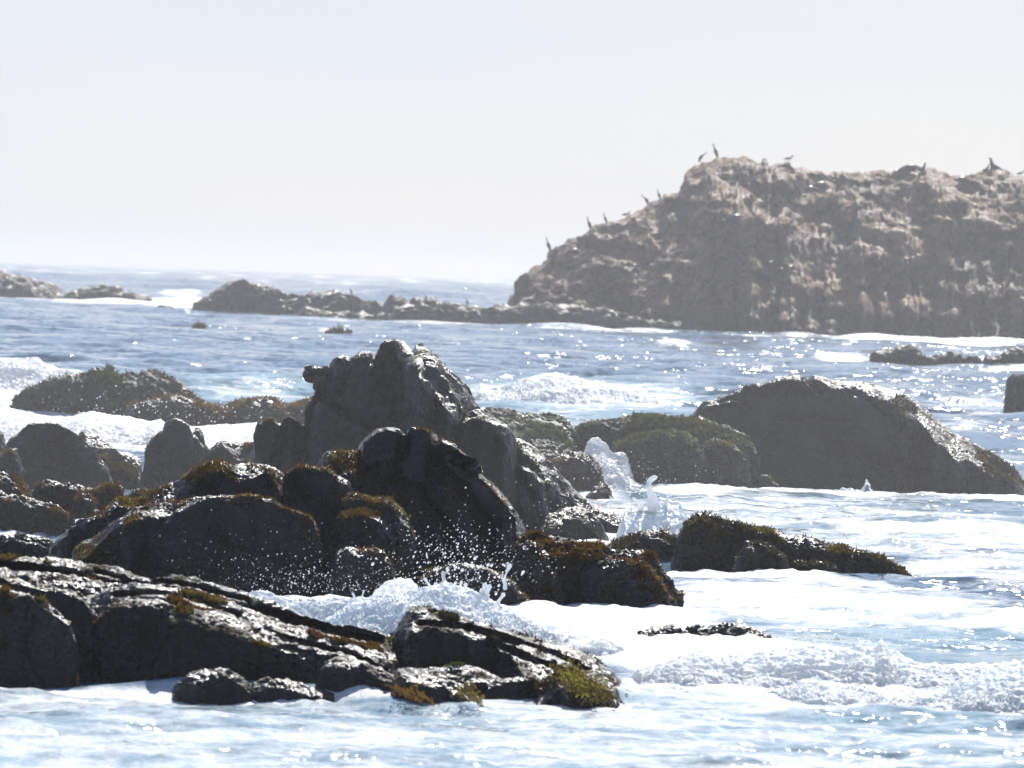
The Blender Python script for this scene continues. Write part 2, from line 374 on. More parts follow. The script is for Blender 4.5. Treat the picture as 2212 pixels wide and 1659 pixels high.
M['froth'] = foam_mat("froth", (0.95, 0.96, 0.97), 0.5, 0.3, (0.85, 0.9, 0.93))
M['sea'] = sea_mat()

# ------------------------------------------------------------------ sea
def foam_glare_field(px, py):
    f = np.full(px.shape, -0.15); t = np.zeros(px.shape)
    def el(cx, cy, rx, ry, a, tilt=0.033, p=2.0):
        d = ((px - cx) / rx) ** 2 + ((py - cy - (px - cx) * tilt) / ry) ** 2
        return a * np.exp(-d ** p)
    def up(arr, v): return np.maximum(arr, v)
    hor = HOR0 + HORS * px
    # foreground: real foam, plus blown-out sun glare painted in as foam
    f = up(f, 0.54 * np.clip((py - 1480) / 30, 0, 1)); t = up(t, 0.5 * np.clip((py - 1480) / 30, 0, 1))
    # white water right of the rocks
    for e in [(1700, 1110, 560, 50, 0.56), (2000, 1160, 420, 60, 0.6), (1900, 1320, 620, 60, 0.62), (1650, 1290, 330, 50, 0.66), (2150, 1230, 320, 60, 0.6),
              (1300, 1330, 330, 60, 0.8), (900, 1320, 330, 55, 0.95), (1500, 1420, 330, 60, 0.9), (2000, 1400, 500, 30, 0.45), (1750, 1500, 700, 60, 0.66), (1330, 1150, 140, 60, 0.7),
              (1250, 1060, 160, 40, 0.6), (1780, 1370, 560, 26, 0.45),
              (100, 930, 330, 60, 0.9), (450, 950, 260, 50, 0.9), (20, 850, 230, 50, 0.85), (540, 855, 150, 22, 0.52), (1270, 870, 270, 42, 0.62), (2120, 890, 220, 30, 0.5),
              (2150, 935, 260, 12, 0.45), (30, 1150, 80, 14, 0.9),
              (200, 653, 260, 9, 0.8), (420, 660, 160, 18, 0.75), (390, 640, 60, 8, 0.7), (700, 692, 300, 3, 0.5), (950, 700, 220, 4, 0.62), (1300, 716, 220, 5, 0.6), (1600, 727, 200, 3, 0.5), (2000, 738, 260, 9, 0.95),
              (1820, 778, 85, 9, 0.8), (2050, 790, 100, 4, 0.5), (1455, 745, 45, 8, 0.7), (730, 720, 60, 4, 0.6), (650, 588, 700, 6, 0.62), (1000, 606, 160, 5, 0.6), (250, 583, 300, 5, 0.5)]:  # closing entries by the horizon paint sparkle as foam
        f = up(f, el(*e))
    for e in [(1700, 1110, 620, 70, 0.35), (2000, 1370, 620, 60, 0.6), (540, 850, 180, 40, 0.8), (1270, 880, 300, 60, 0.75), (1300, 1590, 900, 120, 0.25), (1400, 1110, 90, 40, 0.5), (100, 880, 300, 90, 0.4)]:
        t = up(t, el(*e))
    def line(pts, wd, a):
        best = np.full(px.shape, 1e9)
        for (x0, y0), (x1, y1) in zip(pts[:-1], pts[1:]):
            dx, dy = x1 - x0, y1 - y0
            q = np.clip(((px - x0) * dx + (py - y0) * dy) / (dx * dx + dy * dy), 0, 1)
            best = np.minimum(best, np.hypot((px - x0 - q * dx) * 0.5, py - y0 - q * dy))
        return a * np.exp(-(best / wd) ** 2)
    for pts, wd, a in [([(-80, 1492), (370, 1503), (560, 1514), (860, 1518), (1040, 1524), (1358, 1520)], 9, 0.78), ([(1130, 1310), (1240, 1312), (1480, 1300)], 9, 0.9), ([(1440, 1240), (1700, 1248), (2020, 1280)], 10, 0.85),
                       ([(1230, 1066), (1640, 1066), (2212, 1085)], 6, 0.72), ([(100, 1250), (700, 1300), (1200, 1312)], 10, 0.85), ([(1370, 1385), (1700, 1408)], 8, 0.85), ([(1880, 795), (2212, 802)], 3, 0.7), ([(2170, 905), (2260, 908)], 6, 0.7), ([(0, 650), (330, 662), (420, 682), (860, 696), (1100, 706), (1560, 728), (2212, 732)], 2.2, 0.6)]:
        f = up(f, line(pts, wd, a))
    f = np.where((py > 1050) & (px > 1230) & (py < 1480), f + 0.05, f)
    d = HCAM * F / np.maximum(py - hor, 1.0)
    glitter_band = np.exp(-(np.log(np.maximum(d, 1) / 1500) / 0.9) ** 2)
    f = up(f, glitter_band * (0.42 + 0.35 * pn(np.stack([px / 60.0, np.log(np.maximum(d, 1)) * 7, px * 0], 1), 12)))  # bright sun glitter below the horizon, painted into the foam mask
    return f, t
WAVES = []
for lam, n_, st in [(60, 4, 0.03), (22, 6, 0.016), (12, 7, 0.024), (6.5, 8, 0.036), (3.4, 9, 0.05), (1.8, 11, 0.055), (0.95, 12, 0.045), (0.5, 12, 0.045), (0.28, 12, 0.04)]:
    for i in range(n_):
        l = lam * rng.uniform(0.75, 1.35); th = rng.normal(0, 0.5) + R(-8)
        kk = 2 * math.pi / l
        WAVES.append((kk * math.sin(th), kk * math.cos(th), kk, st * rng.uniform(0.6, 1.3) / kk, rng.uniform(0, 6.28), l))
def wave_amp(x, y, l):
    """sheltered inside the rocks, open sea beyond them"""
    if l > 40: return np.clip((y - 380) / 300, 0, 1) * 1.2
    if l > 2.5: return np.clip((y - 55) / 60, 0.10, 1.0) * (1.0 if l < 16 else np.clip((y - 330) / 200, 0.0, 1.6))
    return np.clip(0.55 + (y - 60) / 120, 0.55, 1.0)
def sea_disp(x, y, dy=None):
    z = np.zeros_like(x); ox = np.zeros_like(x); oy = np.zeros_like(x)
    patch = 1.0 + 0.6 * pn(np.stack([x / 9.0, y / 16.0, x * 0], 1), 5)
    for kx, ky, k, a, ph, l in WAVES:
        A = a * wave_amp(x, y, l)
        if l < 4: A = A * patch
        if dy is not None: A = A * np.clip(l / (dy * 2.4) - 1, 0, 1)
        t = kx * x + ky * y + ph
        z += A * np.cos(t); s = np.sin(t) * A * 0.8
        ox -= s * kx / k; oy -= s * ky / k
    return ox, oy, z
def build_sea():
    ys = [4.0]
    while ys[-1] < 8000:
        y = ys[-1]
        if y < 29: d = 0.8
        else: d = min(y * y / (HCAM * F) * 1.5, 0.0032 * y)
        ys.append(y + d)
    ys = np.array(ys); dy = np.gradient(ys)
    a_in = np.linspace(-6.0, 6.0, 1050); step = a_in[1] - a_in[0]
    out = []; a = 6.0; s = step
    while a < 50: s *= 1.12; a += s; out.append(a)
    out = np.array(out); ang = np.radians(np.concatenate([-out[::-1], a_in, out]))
    X = np.tan(ang)[:, None] * ys[None, :]; Yg = np.broadcast_to(ys[None, :], X.shape)
    D = np.broadcast_to(dy[None, :], X.shape)
    nc, nr = X.shape
    x = X.ravel(); y = Yg.ravel().copy(); D = D.ravel()
    lim = np.abs(x / y) < 0.14
    ox, oy, z = sea_disp(x, y, D)
    p = np.stack([x, y, np.zeros_like(x)], 1)
    px, py = sheet(p)
    f, t = foam_glare_field(px, py)
    # churned relief where there is foam
    ch = np.clip(f - 0.3, 0, 0.6) * lim
    z += ch * 0.10 * (billow(np.stack([x / 0.5, y / 0.8, x * 0], 1), 3, 3) * 2 - 0.5) * np.clip(90 / y, 0, 1) + ch * np.clip(y / 300, 0, 1) * 0.5 * np.abs(pn(np.stack([x / 4, y / 9, x * 0], 1), 4))
    p = np.stack([x + ox, y + oy, z], 1)
    far = y > 7000; p[far, 2] *= 0
    print("sea", nc, nr, nc * nr)
    me = mesh_from("sea_water", p, grid_quads(nc, nr), None, M['sea'], True, {'foam': f, 'teal': t})
    link("sea", me, kind="structure", label="choppy blue sea with white foam and sun glitter")
build_sea()

# ------------------------------------------------------------------ rocks
NEAR = [(0.9, 0.05, 'f'), (0.35, 0.04, 's'), (0.16, 0.014, 'b'), (0.06, 0.008, 'b'), (0.028, 0.004, 'f')]
FACE = [(1.0, 0.09, 'f'), (0.45, 0.08, 's'), (0.3, 0.02, 'r'), (0.13, 0.012, 'b'), (0.05, 0.007, 'b'), (0.025, 0.004, 'f')]
WEEDY = [(0.9, 0.05, 'f'), (0.3, 0.03, 'f'), (0.12, 0.03, 'b'), (0.05, 0.014, 'b')]
def scat_tufts(pts, nrm, n, size, mat, patch, thr, seed, upmin=0.4):
    thr += 0.12
    """short weed blades in clumps on ground facing up"""
    p = pts; N = nrm
    sel = (N[:, 2] > upmin) & (p[:, 2] > 0.02) & (pn(p / patch, seed) + 0.25 * pn(p / patch * 3.1, seed + 1) > thr)
    idx = np.nonzero(sel)[0]
    if len(idx) < 10: return None
    idx = rng.choice(idx, n)
    a = p[idx] + rng.normal(0, size * 0.35, (n, 3)); nn = N[idx]
    ang = rng.uniform(0, 6.283, n)
    side = np.stack([np.cos(ang), np.sin(ang) * 0.7, rng.normal(0, 0.25, n)], 1)
    s = size * rng.uniform(0.5, 1.4, n)[:, None]
    tip = a + (nn * 0.75 + rng.normal(0, 0.45, (n, 3))) * s
    v = np.stack([a - side * s * 0.3 - nn * s * 0.2, a + side * s * 0.3 - nn * s * 0.2, tip + side * s * 0.16, tip - side * s * 0.16], 1).reshape(-1, 3)
    q = np.arange(n * 4).reshape(-1, 4)
    return mesh_from("weed_tufts", v, q, None, mat, False)
def carve(g, grooves):
    """press cracks (positive depth) or raise ribs (negative) along traced lines"""
    sh = g.shape; p = g.reshape(-1, 3); px, py = sheet(p); k = F / p[:, 1].mean()
    wob = 5 * pn(np.stack([px / 22, py / 22, px * 0], 1), 88)
    for pts, wd, dep in grooves:
        best = np.full(len(p), 1e9)
        for (x0, y0), (x1, y1) in zip(pts[:-1], pts[1:]):
            dx, dy = x1 - x0, y1 - y0
            t = np.clip(((px - x0) * dx + (py - y0) * dy) / (dx * dx + dy * dy), 0, 1)
            best = np.minimum(best, np.hypot(px + wob - x0 - t * dx, py - y0 - t * dy))
        d = dep * np.exp(-(best / wd) ** 2)
        p[:, 1] += d; p[:, 2] -= np.maximum(d, 0) * 0.35
    return p.reshape(sh)
def rock(name, label, cat, lobes, amps, mat, tufts=(), seed=0, blobs=(), group=None, dY=0, **dk):
    bag = Bag(); allp = []; alln = []
    for i, lb in enumerate(lobes):
        lb = dict(lb); am = lb.pop('amps', amps); gr = lb.pop('grooves', None)
        kw = dict(dk); kw.update(lb); kw['Y'] += dY
        g = lobe(**kw)
        if gr: g = carve(g, gr)
        g, n = rough(g, am, seed)
        n = grid_normals(g)
        if n[len(n) // 2, n.shape[1] // 3, 1] > 0: n = -n
        bag.add(g.reshape(-1, 3), grid_quads(g.shape[0], g.shape[1])[:, ::-1])
        fr = g.shape[1] - 12
        allp.append(g[:, :fr].reshape(-1, 3)); alln.append(n[:, :fr].reshape(-1, 3))
    for (bx, by, rx, ry, Y) in blobs:
        nu, nv = 70, 44
        u = np.linspace(0, 2 * math.pi, nu)[:, None]; v = np.linspace(0.02, math.pi - 0.02, nv)[None, :]
        c = P(bx, by, Y); k = F / Y
        g = np.stack([c[0] + rx / k * np.cos(u) * np.sin(v), c[1] + rx / k * np.sin(u) * np.sin(v), c[2] + ry / k * np.cos(v) + 0 * u], 2)
        n = (g - c); n /= np.linalg.norm(n, axis=2, keepdims=True)
        gp = g.reshape(-1, 3); d = 0
        for j, (sz, a, kd) in enumerate(amps):
            d = d + a * (fbm(gp / sz, 2, seed + j) if kd in 'fs' else billow(gp / sz, 2, seed + j) * 2.2 - 0.8)
        g = g + n * np.asarray(d).reshape(nu, nv, 1)
        bag.add(g.reshape(-1, 3), grid_quads(nu, nv)); allp.append(g.reshape(-1, 3)); alln.append(n.reshape(-1, 3))
    me = bag.mesh(name, mat)
    o = link(name, me, label=label, category=cat)
    if group: o['group'] = group
    ap = np.concatenate(allp); an = np.concatenate(alln)
    for (n, size, mk, patch, thr, *rest) in tufts:
        t = scat_tufts(ap, an, n, size, M[mk], patch, thr, seed + 31 + len(mk), *(rest or []))
        if t: link("froth" if mk == 'froth' else "seaweed", t, o, kind="stuff")
    return o

RK = {}
# front slab, running in from the left
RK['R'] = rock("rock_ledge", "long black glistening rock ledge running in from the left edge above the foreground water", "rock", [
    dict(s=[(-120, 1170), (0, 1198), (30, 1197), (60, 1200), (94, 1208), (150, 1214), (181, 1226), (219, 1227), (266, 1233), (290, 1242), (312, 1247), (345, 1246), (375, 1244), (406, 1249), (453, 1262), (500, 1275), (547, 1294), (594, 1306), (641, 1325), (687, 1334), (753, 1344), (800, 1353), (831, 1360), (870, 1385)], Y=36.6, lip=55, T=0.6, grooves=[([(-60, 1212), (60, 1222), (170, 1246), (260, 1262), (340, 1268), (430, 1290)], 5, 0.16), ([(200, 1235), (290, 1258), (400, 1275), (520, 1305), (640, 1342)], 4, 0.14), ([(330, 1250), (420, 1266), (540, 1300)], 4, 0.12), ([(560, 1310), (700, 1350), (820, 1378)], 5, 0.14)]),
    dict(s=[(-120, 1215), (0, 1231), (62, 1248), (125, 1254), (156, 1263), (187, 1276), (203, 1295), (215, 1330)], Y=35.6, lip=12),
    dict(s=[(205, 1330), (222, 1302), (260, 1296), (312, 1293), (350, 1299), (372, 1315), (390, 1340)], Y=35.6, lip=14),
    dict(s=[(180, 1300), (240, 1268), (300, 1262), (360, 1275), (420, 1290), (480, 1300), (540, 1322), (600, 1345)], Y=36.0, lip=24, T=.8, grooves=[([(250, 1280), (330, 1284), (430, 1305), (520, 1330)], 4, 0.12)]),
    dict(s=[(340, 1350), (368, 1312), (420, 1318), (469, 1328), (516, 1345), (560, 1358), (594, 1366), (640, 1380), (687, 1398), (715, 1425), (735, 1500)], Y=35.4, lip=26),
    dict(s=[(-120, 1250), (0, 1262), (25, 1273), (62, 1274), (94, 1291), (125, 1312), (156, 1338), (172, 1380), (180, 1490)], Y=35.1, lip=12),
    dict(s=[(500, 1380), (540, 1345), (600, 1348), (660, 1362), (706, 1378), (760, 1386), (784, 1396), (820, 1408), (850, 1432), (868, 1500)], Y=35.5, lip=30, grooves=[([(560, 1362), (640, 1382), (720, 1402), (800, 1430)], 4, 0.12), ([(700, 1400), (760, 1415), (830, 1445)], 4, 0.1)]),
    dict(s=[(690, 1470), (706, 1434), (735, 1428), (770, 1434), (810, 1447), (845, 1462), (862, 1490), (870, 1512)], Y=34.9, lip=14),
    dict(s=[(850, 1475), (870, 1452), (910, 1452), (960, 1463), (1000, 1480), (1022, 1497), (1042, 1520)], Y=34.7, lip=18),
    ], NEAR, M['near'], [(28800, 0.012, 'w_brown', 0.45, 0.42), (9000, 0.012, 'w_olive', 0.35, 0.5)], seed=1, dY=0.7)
RK['T'] = rock("low_rock", "low double-humped wet rock in the water at the foot of the front ledge", "rock", [
    dict(s=[(366, 1512), (378, 1482), (406, 1457), (430, 1450), (453, 1445), (484, 1445), (515, 1455), (531, 1462), (546, 1478), (560, 1515)], Y=34.35, lip=16),
    dict(s=[(525, 1500), (545, 1470), (572, 1463), (600, 1462), (625, 1463), (660, 1472), (687, 1481), (721, 1492), (745, 1515)], Y=34.4, lip=18)], NEAR, M['near'], seed=2, dY=1.0)
RK['S'] = rock("domed_rock", "black domed rock in front with yellow kelp on its right toe", "rock", [
    dict(s=[(846, 1445), (850, 1385), (862, 1350), (880, 1325), (905, 1313), (925, 1311), (960, 1322), (1000, 1332), (1040, 1342), (1080, 1355), (1130, 1372), (1170, 1385), (1220, 1395), (1250, 1407), (1290, 1427), (1320, 1450), (1340, 1475), (1358, 1512)],
         Y=35.6, lip=[(848, 4), (890, 42), (1000, 28), (1060, 38), (1100, 50), (1150, 80), (1250, 70), (1330, 40)], T=1.6, grooves=[([(1010, 1350), (1100, 1375), (1190, 1405), (1280, 1450)], 5, 0.07), ([(1060, 1385), (1140, 1415), (1220, 1450)], 5, 0.07), ([(905, 1345), (960, 1345), (1010, 1352)], 4, 0.08)]),
    dict(s=[(838, 1480), (860, 1446), (900, 1441), (940, 1434), (1000, 1429), (1035, 1432), (1060, 1445), (1090, 1470)], Y=34.9, lip=35),
    dict(s=[(1035, 1512), (1050, 1478), (1075, 1465), (1100, 1458), (1130, 1457), (1160, 1467), (1185, 1495), (1195, 1515)], Y=34.6, lip=9),
    dict(s=[(1160, 1480), (1200, 1452), (1240, 1440), (1290, 1450), (1330, 1478), (1356, 1514)], Y=34.5, lip=40),
    ], NEAR, M['near'], [(9000, 0.014, 'w_dark', 0.3, 0.35), (2160, 0.011, 'w_green', 0.18, 0.62)], seed=3, dY=1.7)
# front big complex
RK['O'] = rock("large_rock", "big dark rock with a blunt tower and yellow weed on its humps, behind the spray", "rock", [
    dict(s=[(322, 1290), (325, 1200), (331, 1160), (353, 1139), (369, 1114), (381, 1098), (416, 1083), (453, 1070), (500, 1064), (531, 1061), (556, 1064), (594, 1080), (641, 1095), (672, 1111), (687, 1140), (700, 1200), (712, 1290)], Y=47, lip=7),
    dict(s=[(160, 1280), (169, 1200), (194, 1172), (225, 1138), (244, 1120), (281, 1101), (312, 1095), (359, 1089), (391, 1083), (430, 1075), (480, 1080)], Y=47.3, lip=26),
    dict(s=[(112, 1180), (118, 1160), (130, 1145), (150, 1128), (155, 1112), (185, 1108), (225, 1088), (250, 1074), (270, 1075), (300, 1078), (350, 1065), (380, 1055), (400, 1040), (430, 1020), (460, 1010), (500, 1008), (540, 1005), (575, 1003), (595, 1012), (605, 1028), (620, 1060)], Y=48.3, lip=22),
    dict(s=[(602, 1050), (606, 1014), (625, 1005), (645, 997), (668, 1003), (700, 1008), (718, 1016), (740, 1028), (755, 1040), (761, 1060), (764, 1110), (770, 1200)], Y=47.7, lip=8),
    dict(s=[(695, 1020), (715, 996), (760, 993), (790, 995), (820, 998), (845, 1010), (855, 1018), (872, 1030), (882, 1050), (900, 1090)], Y=48.5, lip=34),
    dict(s=[(730, 1130), (745, 1085), (760, 1072), (790, 1068), (830, 1067), (850, 1080), (870, 1110), (890, 1160)], Y=47.5, lip=14),
    dict(s=[(690, 1230), (715, 1130), (740, 1105), (790, 1098), (830, 1110), (850, 1150), (870, 1230)], Y=47.3, lip=16),
    dict(s=[(775, 1120), (786, 1030), (790, 985), (797, 960), (805, 942), (818, 930), (835, 922), (860, 925), (880, 929), (895, 922), (920, 924), (935, 932), (942, 940), (950, 939), (975, 945), (1000, 960), (1018, 975), (1022, 995), (1040, 1010), (1060, 1035), (1085, 1065), (1105, 1090), (1120, 1110), (1125, 1130), (1135, 1165), (1150, 1210), (1180, 1260), (1205, 1305)], Y=48.3, lip=[(786, 4), (930, 5), (960, 16), (1010, 10), (1040, 8), (1200, 8)], T=1.6,
         grooves=[([(876, 925), (872, 957), (859, 997), (850, 1030)], 7, 0.12), ([(941, 935), (939, 991), (945, 1010)], 6, 0.10), ([(930, 990), (975, 985), (1020, 1003)], 6, 0.10), ([(940, 1010), (1000, 1050), (1040, 1120), (1060, 1200)], 12, 0.10), ([(840, 1040), (900, 1060), (960, 1130), (980, 1220)], 12, 0.10), ([(800, 1000), (830, 990), (860, 1000)], 8, -0.06)]),
    dict(s=[(712, 1240), (733, 1200), (750, 1192), (790, 1193), (820, 1200), (835, 1215), (852, 1260)], Y=46.5, lip=10),
    dict(s=[(885, 1295), (903, 1256), (925, 1231), (965, 1227), (1003, 1223), (1050, 1230), (1081, 1244), (1110, 1265), (1140, 1298)], Y=46.3, lip=9),
    ], FACE, M['near'], [(34000, 0.012, 'w_olive', 0.45, 0.08), (20000, 0.012, 'w_brown', 0.4, 0.12)], seed=4)
RK['V'] = rock("weedy_rock", "low rock with orange-brown weed and a bright wet shelf, right of the large rock", "rock", [
    dict(s=[(1120, 1200), (1132, 1162), (1150, 1158), (1180, 1163), (1220, 1166), (1260, 1172), (1300, 1178), (1340, 1188), (1390, 1193), (1410, 1200), (1425, 1215), (1435, 1236), (1450, 1250), (1462, 1270), (1474, 1292)], Y=47.2, lip=[(1125, 5), (1200, 28), (1300, 25), (1380, 18), (1430, 10)]),
    dict(s=[(1110, 1240), (1125, 1185), (1145, 1168), (1165, 1178), (1190, 1210), (1210, 1250), (1240, 1303)], Y=46.8, lip=12),
    dict(s=[(1230, 1300), (1250, 1225), (1300, 1208), (1350, 1205), (1400, 1222), (1430, 1255), (1450, 1300)], Y=46.9, lip=12)],
    WEEDY, M['near'], [(16200, 0.015, 'w_brown', 0.4, 0.05), (2700, 0.011, 'w_olive', 0.2, 0.5)], seed=5, dY=0.4)
# left rocks between
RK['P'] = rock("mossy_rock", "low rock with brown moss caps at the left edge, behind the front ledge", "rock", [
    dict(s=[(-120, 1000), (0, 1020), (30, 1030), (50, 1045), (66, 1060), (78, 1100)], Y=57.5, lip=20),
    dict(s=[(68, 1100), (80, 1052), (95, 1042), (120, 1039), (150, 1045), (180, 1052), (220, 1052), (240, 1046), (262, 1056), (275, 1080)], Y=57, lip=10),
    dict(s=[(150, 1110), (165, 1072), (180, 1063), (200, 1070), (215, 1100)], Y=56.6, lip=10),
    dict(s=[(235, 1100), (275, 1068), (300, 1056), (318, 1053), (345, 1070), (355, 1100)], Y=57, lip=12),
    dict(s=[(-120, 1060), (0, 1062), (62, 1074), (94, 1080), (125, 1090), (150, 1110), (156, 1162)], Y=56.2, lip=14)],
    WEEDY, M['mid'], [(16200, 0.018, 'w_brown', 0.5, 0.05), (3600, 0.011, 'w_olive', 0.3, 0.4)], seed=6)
RK['Q'] = rock("flat_rock", "small flat rock with rusty weed at the left edge, just above the front ledge", "rock", [
    dict(s=[(-120, 1150), (0, 1162), (30, 1157), (60, 1159), (85, 1162), (108, 1165), (118, 1200)], Y=50, lip=14)],
    WEEDY, M['near'], [(6300, 0.013, 'w_brown', 0.4, -0.1)], seed=7)
RK['H'] = rock("rounded_rock", "dark rounded rock at the left with a weedy shoulder, behind the mossy rocks", "rock", [
    dict(s=[(8, 1060), (20, 958), (38, 937), (45, 918), (60, 907), (82, 899), (100, 898), (130, 903), (150, 915), (172, 925), (190, 940), (215, 965), (232, 1000), (242, 1062)], Y=66.5, lip=5),
    dict(s=[(160, 970), (175, 931), (205, 943), (235, 960), (260, 973), (290, 983), (304, 990), (312, 1062)], Y=67.5, lip=45),
    dict(s=[(-120, 950), (0, 975), (18, 965), (36, 968), (44, 985), (60, 1050)], Y=65.5, lip=10, amps=WEEDY)],
    FACE, M['mid'], [(8100, 0.017, 'w_olive', 0.5, 0.1)], seed=8)
RK['Z'] = rock("edge_rock", "sliver of dark rock cut by the left edge beside the foamy channel", "rock", [
    dict(s=[(-120, 900), (-30, 925), (0, 938), (8, 955), (13, 985)], Y=70, lip=6)], FACE, M['mid'], seed=21)
RK['I'] = rock("knobbly_rock", "upright rock with two knobs, between the rounded rock and the tall peak", "rock", [
    dict(s=[(304, 1070), (307, 1000), (310, 966), (320, 950), (340, 940), (358, 937), (361, 918), (378, 908), (392, 911), (406, 918), (411, 940), (432, 965), (442, 1065)], Y=66, lip=4),
    dict(s=[(404, 990), (411, 937), (420, 918), (431, 920), (440, 938), (446, 960), (462, 985)], Y=66.4, lip=10),
    dict(s=[(435, 1065), (452, 975), (470, 955), (490, 951), (520, 955), (550, 960), (558, 1010)], Y=66.4, lip=[(440, 4), (490, 12), (520, 30), (550, 30)])],
    FACE, M['mid'], [(2700, 0.017, 'w_olive', 0.4, 0.3)], seed=9, blobs=[(379, 912, 9, 8, 66.0)])
# central peak
RK['J'] = rock("peaked_rock", "tallest rock in the middle, jagged peak with an overhanging head on its left", "rock", [
    dict(s=[(551, 1015), (555, 945), (565, 918), (585, 908), (605, 912), (612, 905), (625, 898), (640, 905), (655, 902), (662, 882), (676, 860), (690, 815), (702, 795), (714, 782), (730, 768), (748, 764), (765, 765), (785, 757), (808, 757), (815, 752), (828, 742), (850, 733), (868, 738), (884, 752), (897, 772), (899, 739), (915, 742), (935, 755), (950, 775), (970, 795), (990, 815), (1010, 835), (1030, 865), (1042, 885), (1060, 900), (1080, 915), (1100, 935), (1130, 950), (1150, 965), (1175, 990), (1192, 1010), (1215, 1035), (1240, 1060), (1260, 1078), (1290, 1100), (1320, 1115), (1335, 1125), (1347, 1142), (1352, 1168)],
         Y=59, T=2.6, lip=[(551, 5), (640, 4), (862, 6), (880, 26), (896, 40), (915, 80), (940, 92), (970, 75), (1000, 55), (1030, 16), (1050, 14), (1100, 45), (1170, 60), (1200, 30), (1300, 12)],
         grooves=[([(809, 752), (818, 788), (826, 826), (838, 870)], 9, 0.16), ([(752, 766), (746, 816), (735, 850)], 8, 0.10), ([(690, 850), (760, 900), (850, 935), (900, 980)], 10, 0.14), ([(712, 782), (700, 830), (668, 900)], 10, 0.10),
                  ([(862, 744), (896, 794), (931, 847), (965, 880)], 9, -0.10), ([(896, 760), (915, 810), (950, 850), (990, 890)], 6, 0.10), ([(655, 905), (650, 960), (655, 1000)], 9, 0.15), ([(600, 915), (615, 950), (590, 1000)], 9, 0.12),
                  ([(780, 900), (870, 880), (960, 900), (1010, 930)], 12, -0.08), ([(1010, 920), (1060, 960), (1120, 1010), (1150, 1080)], 10, 0.16), ([(1110, 985), (1150, 1010), (1180, 1060), (1190, 1130)], 8, 0.1)]),
    dict(s=[(891, 790), (896, 752), (899, 737), (908, 741), (920, 748), (934, 766), (942, 800)], Y=59.15, lip=4, T=0.6),
    dict(s=[(978, 940), (1000, 892), (1030, 887), (1060, 898), (1085, 922), (1105, 955)], Y=58.5, lip=22),
    dict(s=[(1135, 1172), (1160, 1135), (1190, 1115), (1220, 1105), (1250, 1100), (1290, 1128), (1312, 1168)], Y=58.2, lip=24),
    ], FACE, M['mid'], [(1260, 0.017, 'w_green', 0.3, 0.55, 0.1), (2700, 0.014, 'w_olive', 0.35, 0.5)], seed=10,
    blobs=[(682, 808, 25, 21, 59.1), (690, 830, 17, 18, 59.0), (705, 802, 18, 16, 59.1), (673, 798, 15, 12, 59.0)])
# cascade group
RK['K'] = rock("sloping_rock", "wet grey-green sloping rock between the tall peak and the mossy ledge, water running off it", "rock", [
    dict(s=[(1020, 950), (1045, 882), (1075, 877), (1105, 885), (1130, 893), (1155, 892), (1190, 893), (1215, 897), (1232, 912), (1245, 935)], Y=77, lip=14),
    dict(s=[(1030, 965), (1060, 905), (1100, 902), (1160, 910), (1210, 917), (1250, 947), (1270, 977), (1300, 1025), (1325, 1062)], Y=74.5, lip=75, T=2.2)],
    WEEDY, M['weedy'], [(9000, 0.017, 'w_green', 0.6, 0.15, 0.6)], seed=12)
RK['K3'] = rock("boulder", "round brown boulder with yellow-green top beside the waterfall", "boulder", [
    dict(s=[(1178, 1070), (1187, 1002), (1205, 982), (1230, 970), (1255, 970), (1280, 985), (1297, 1005), (1303, 1040), (1298, 1070)], Y=71.5, lip=16)],
    WEEDY, M['mid'], [(4500, 0.017, 'w_brown', 0.5, 0.0)], seed=13)
RK['K4'] = rock("boulder", "small wet boulder with foam running over it at the waterfall's foot", "boulder", [
    dict(s=[(1262, 1078), (1275, 1055), (1295, 1040), (1316, 1050), (1330, 1078)], Y=70.0, lip=14)], WEEDY, M['mid'], seed=14)
RK['L'] = rock("mossy_ledge", "flat-topped rock ledge under green moss with water trickling down its face", "rock", [
    dict(s=[(1228, 935), (1250, 912), (1280, 905), (1310, 903), (1345, 901), (1372, 894), (1400, 893), (1440, 898), (1500, 900), (1540, 908), (1580, 920), (1610, 938), (1628, 960), (1638, 985), (1643, 1065)], Y=74.5, lip=[(1240, 14), (1400, 24), (1550, 30), (1620, 14)], T=3),
    dict(s=[(1296, 1065), (1310, 985), (1328, 958), (1352, 948), (1390, 938), (1420, 932), (1480, 935), (1505, 952), (1525, 990), (1540, 1062)], Y=73.4, lip=16),
    dict(s=[(1500, 1062), (1512, 965), (1545, 940), (1585, 950), (1610, 985), (1625, 1062)], Y=73.6, lip=14),
    dict(s=[(1628, 1065), (1642, 1022), (1662, 1025), (1682, 1065)], Y=74, lip=8)],
    WEEDY, M['weedy'], [(19800, 0.018, 'w_green', 0.8, -0.15, 0.72), (4500, 0.017, 'w_olive', 0.5, 0.3)], seed=15)
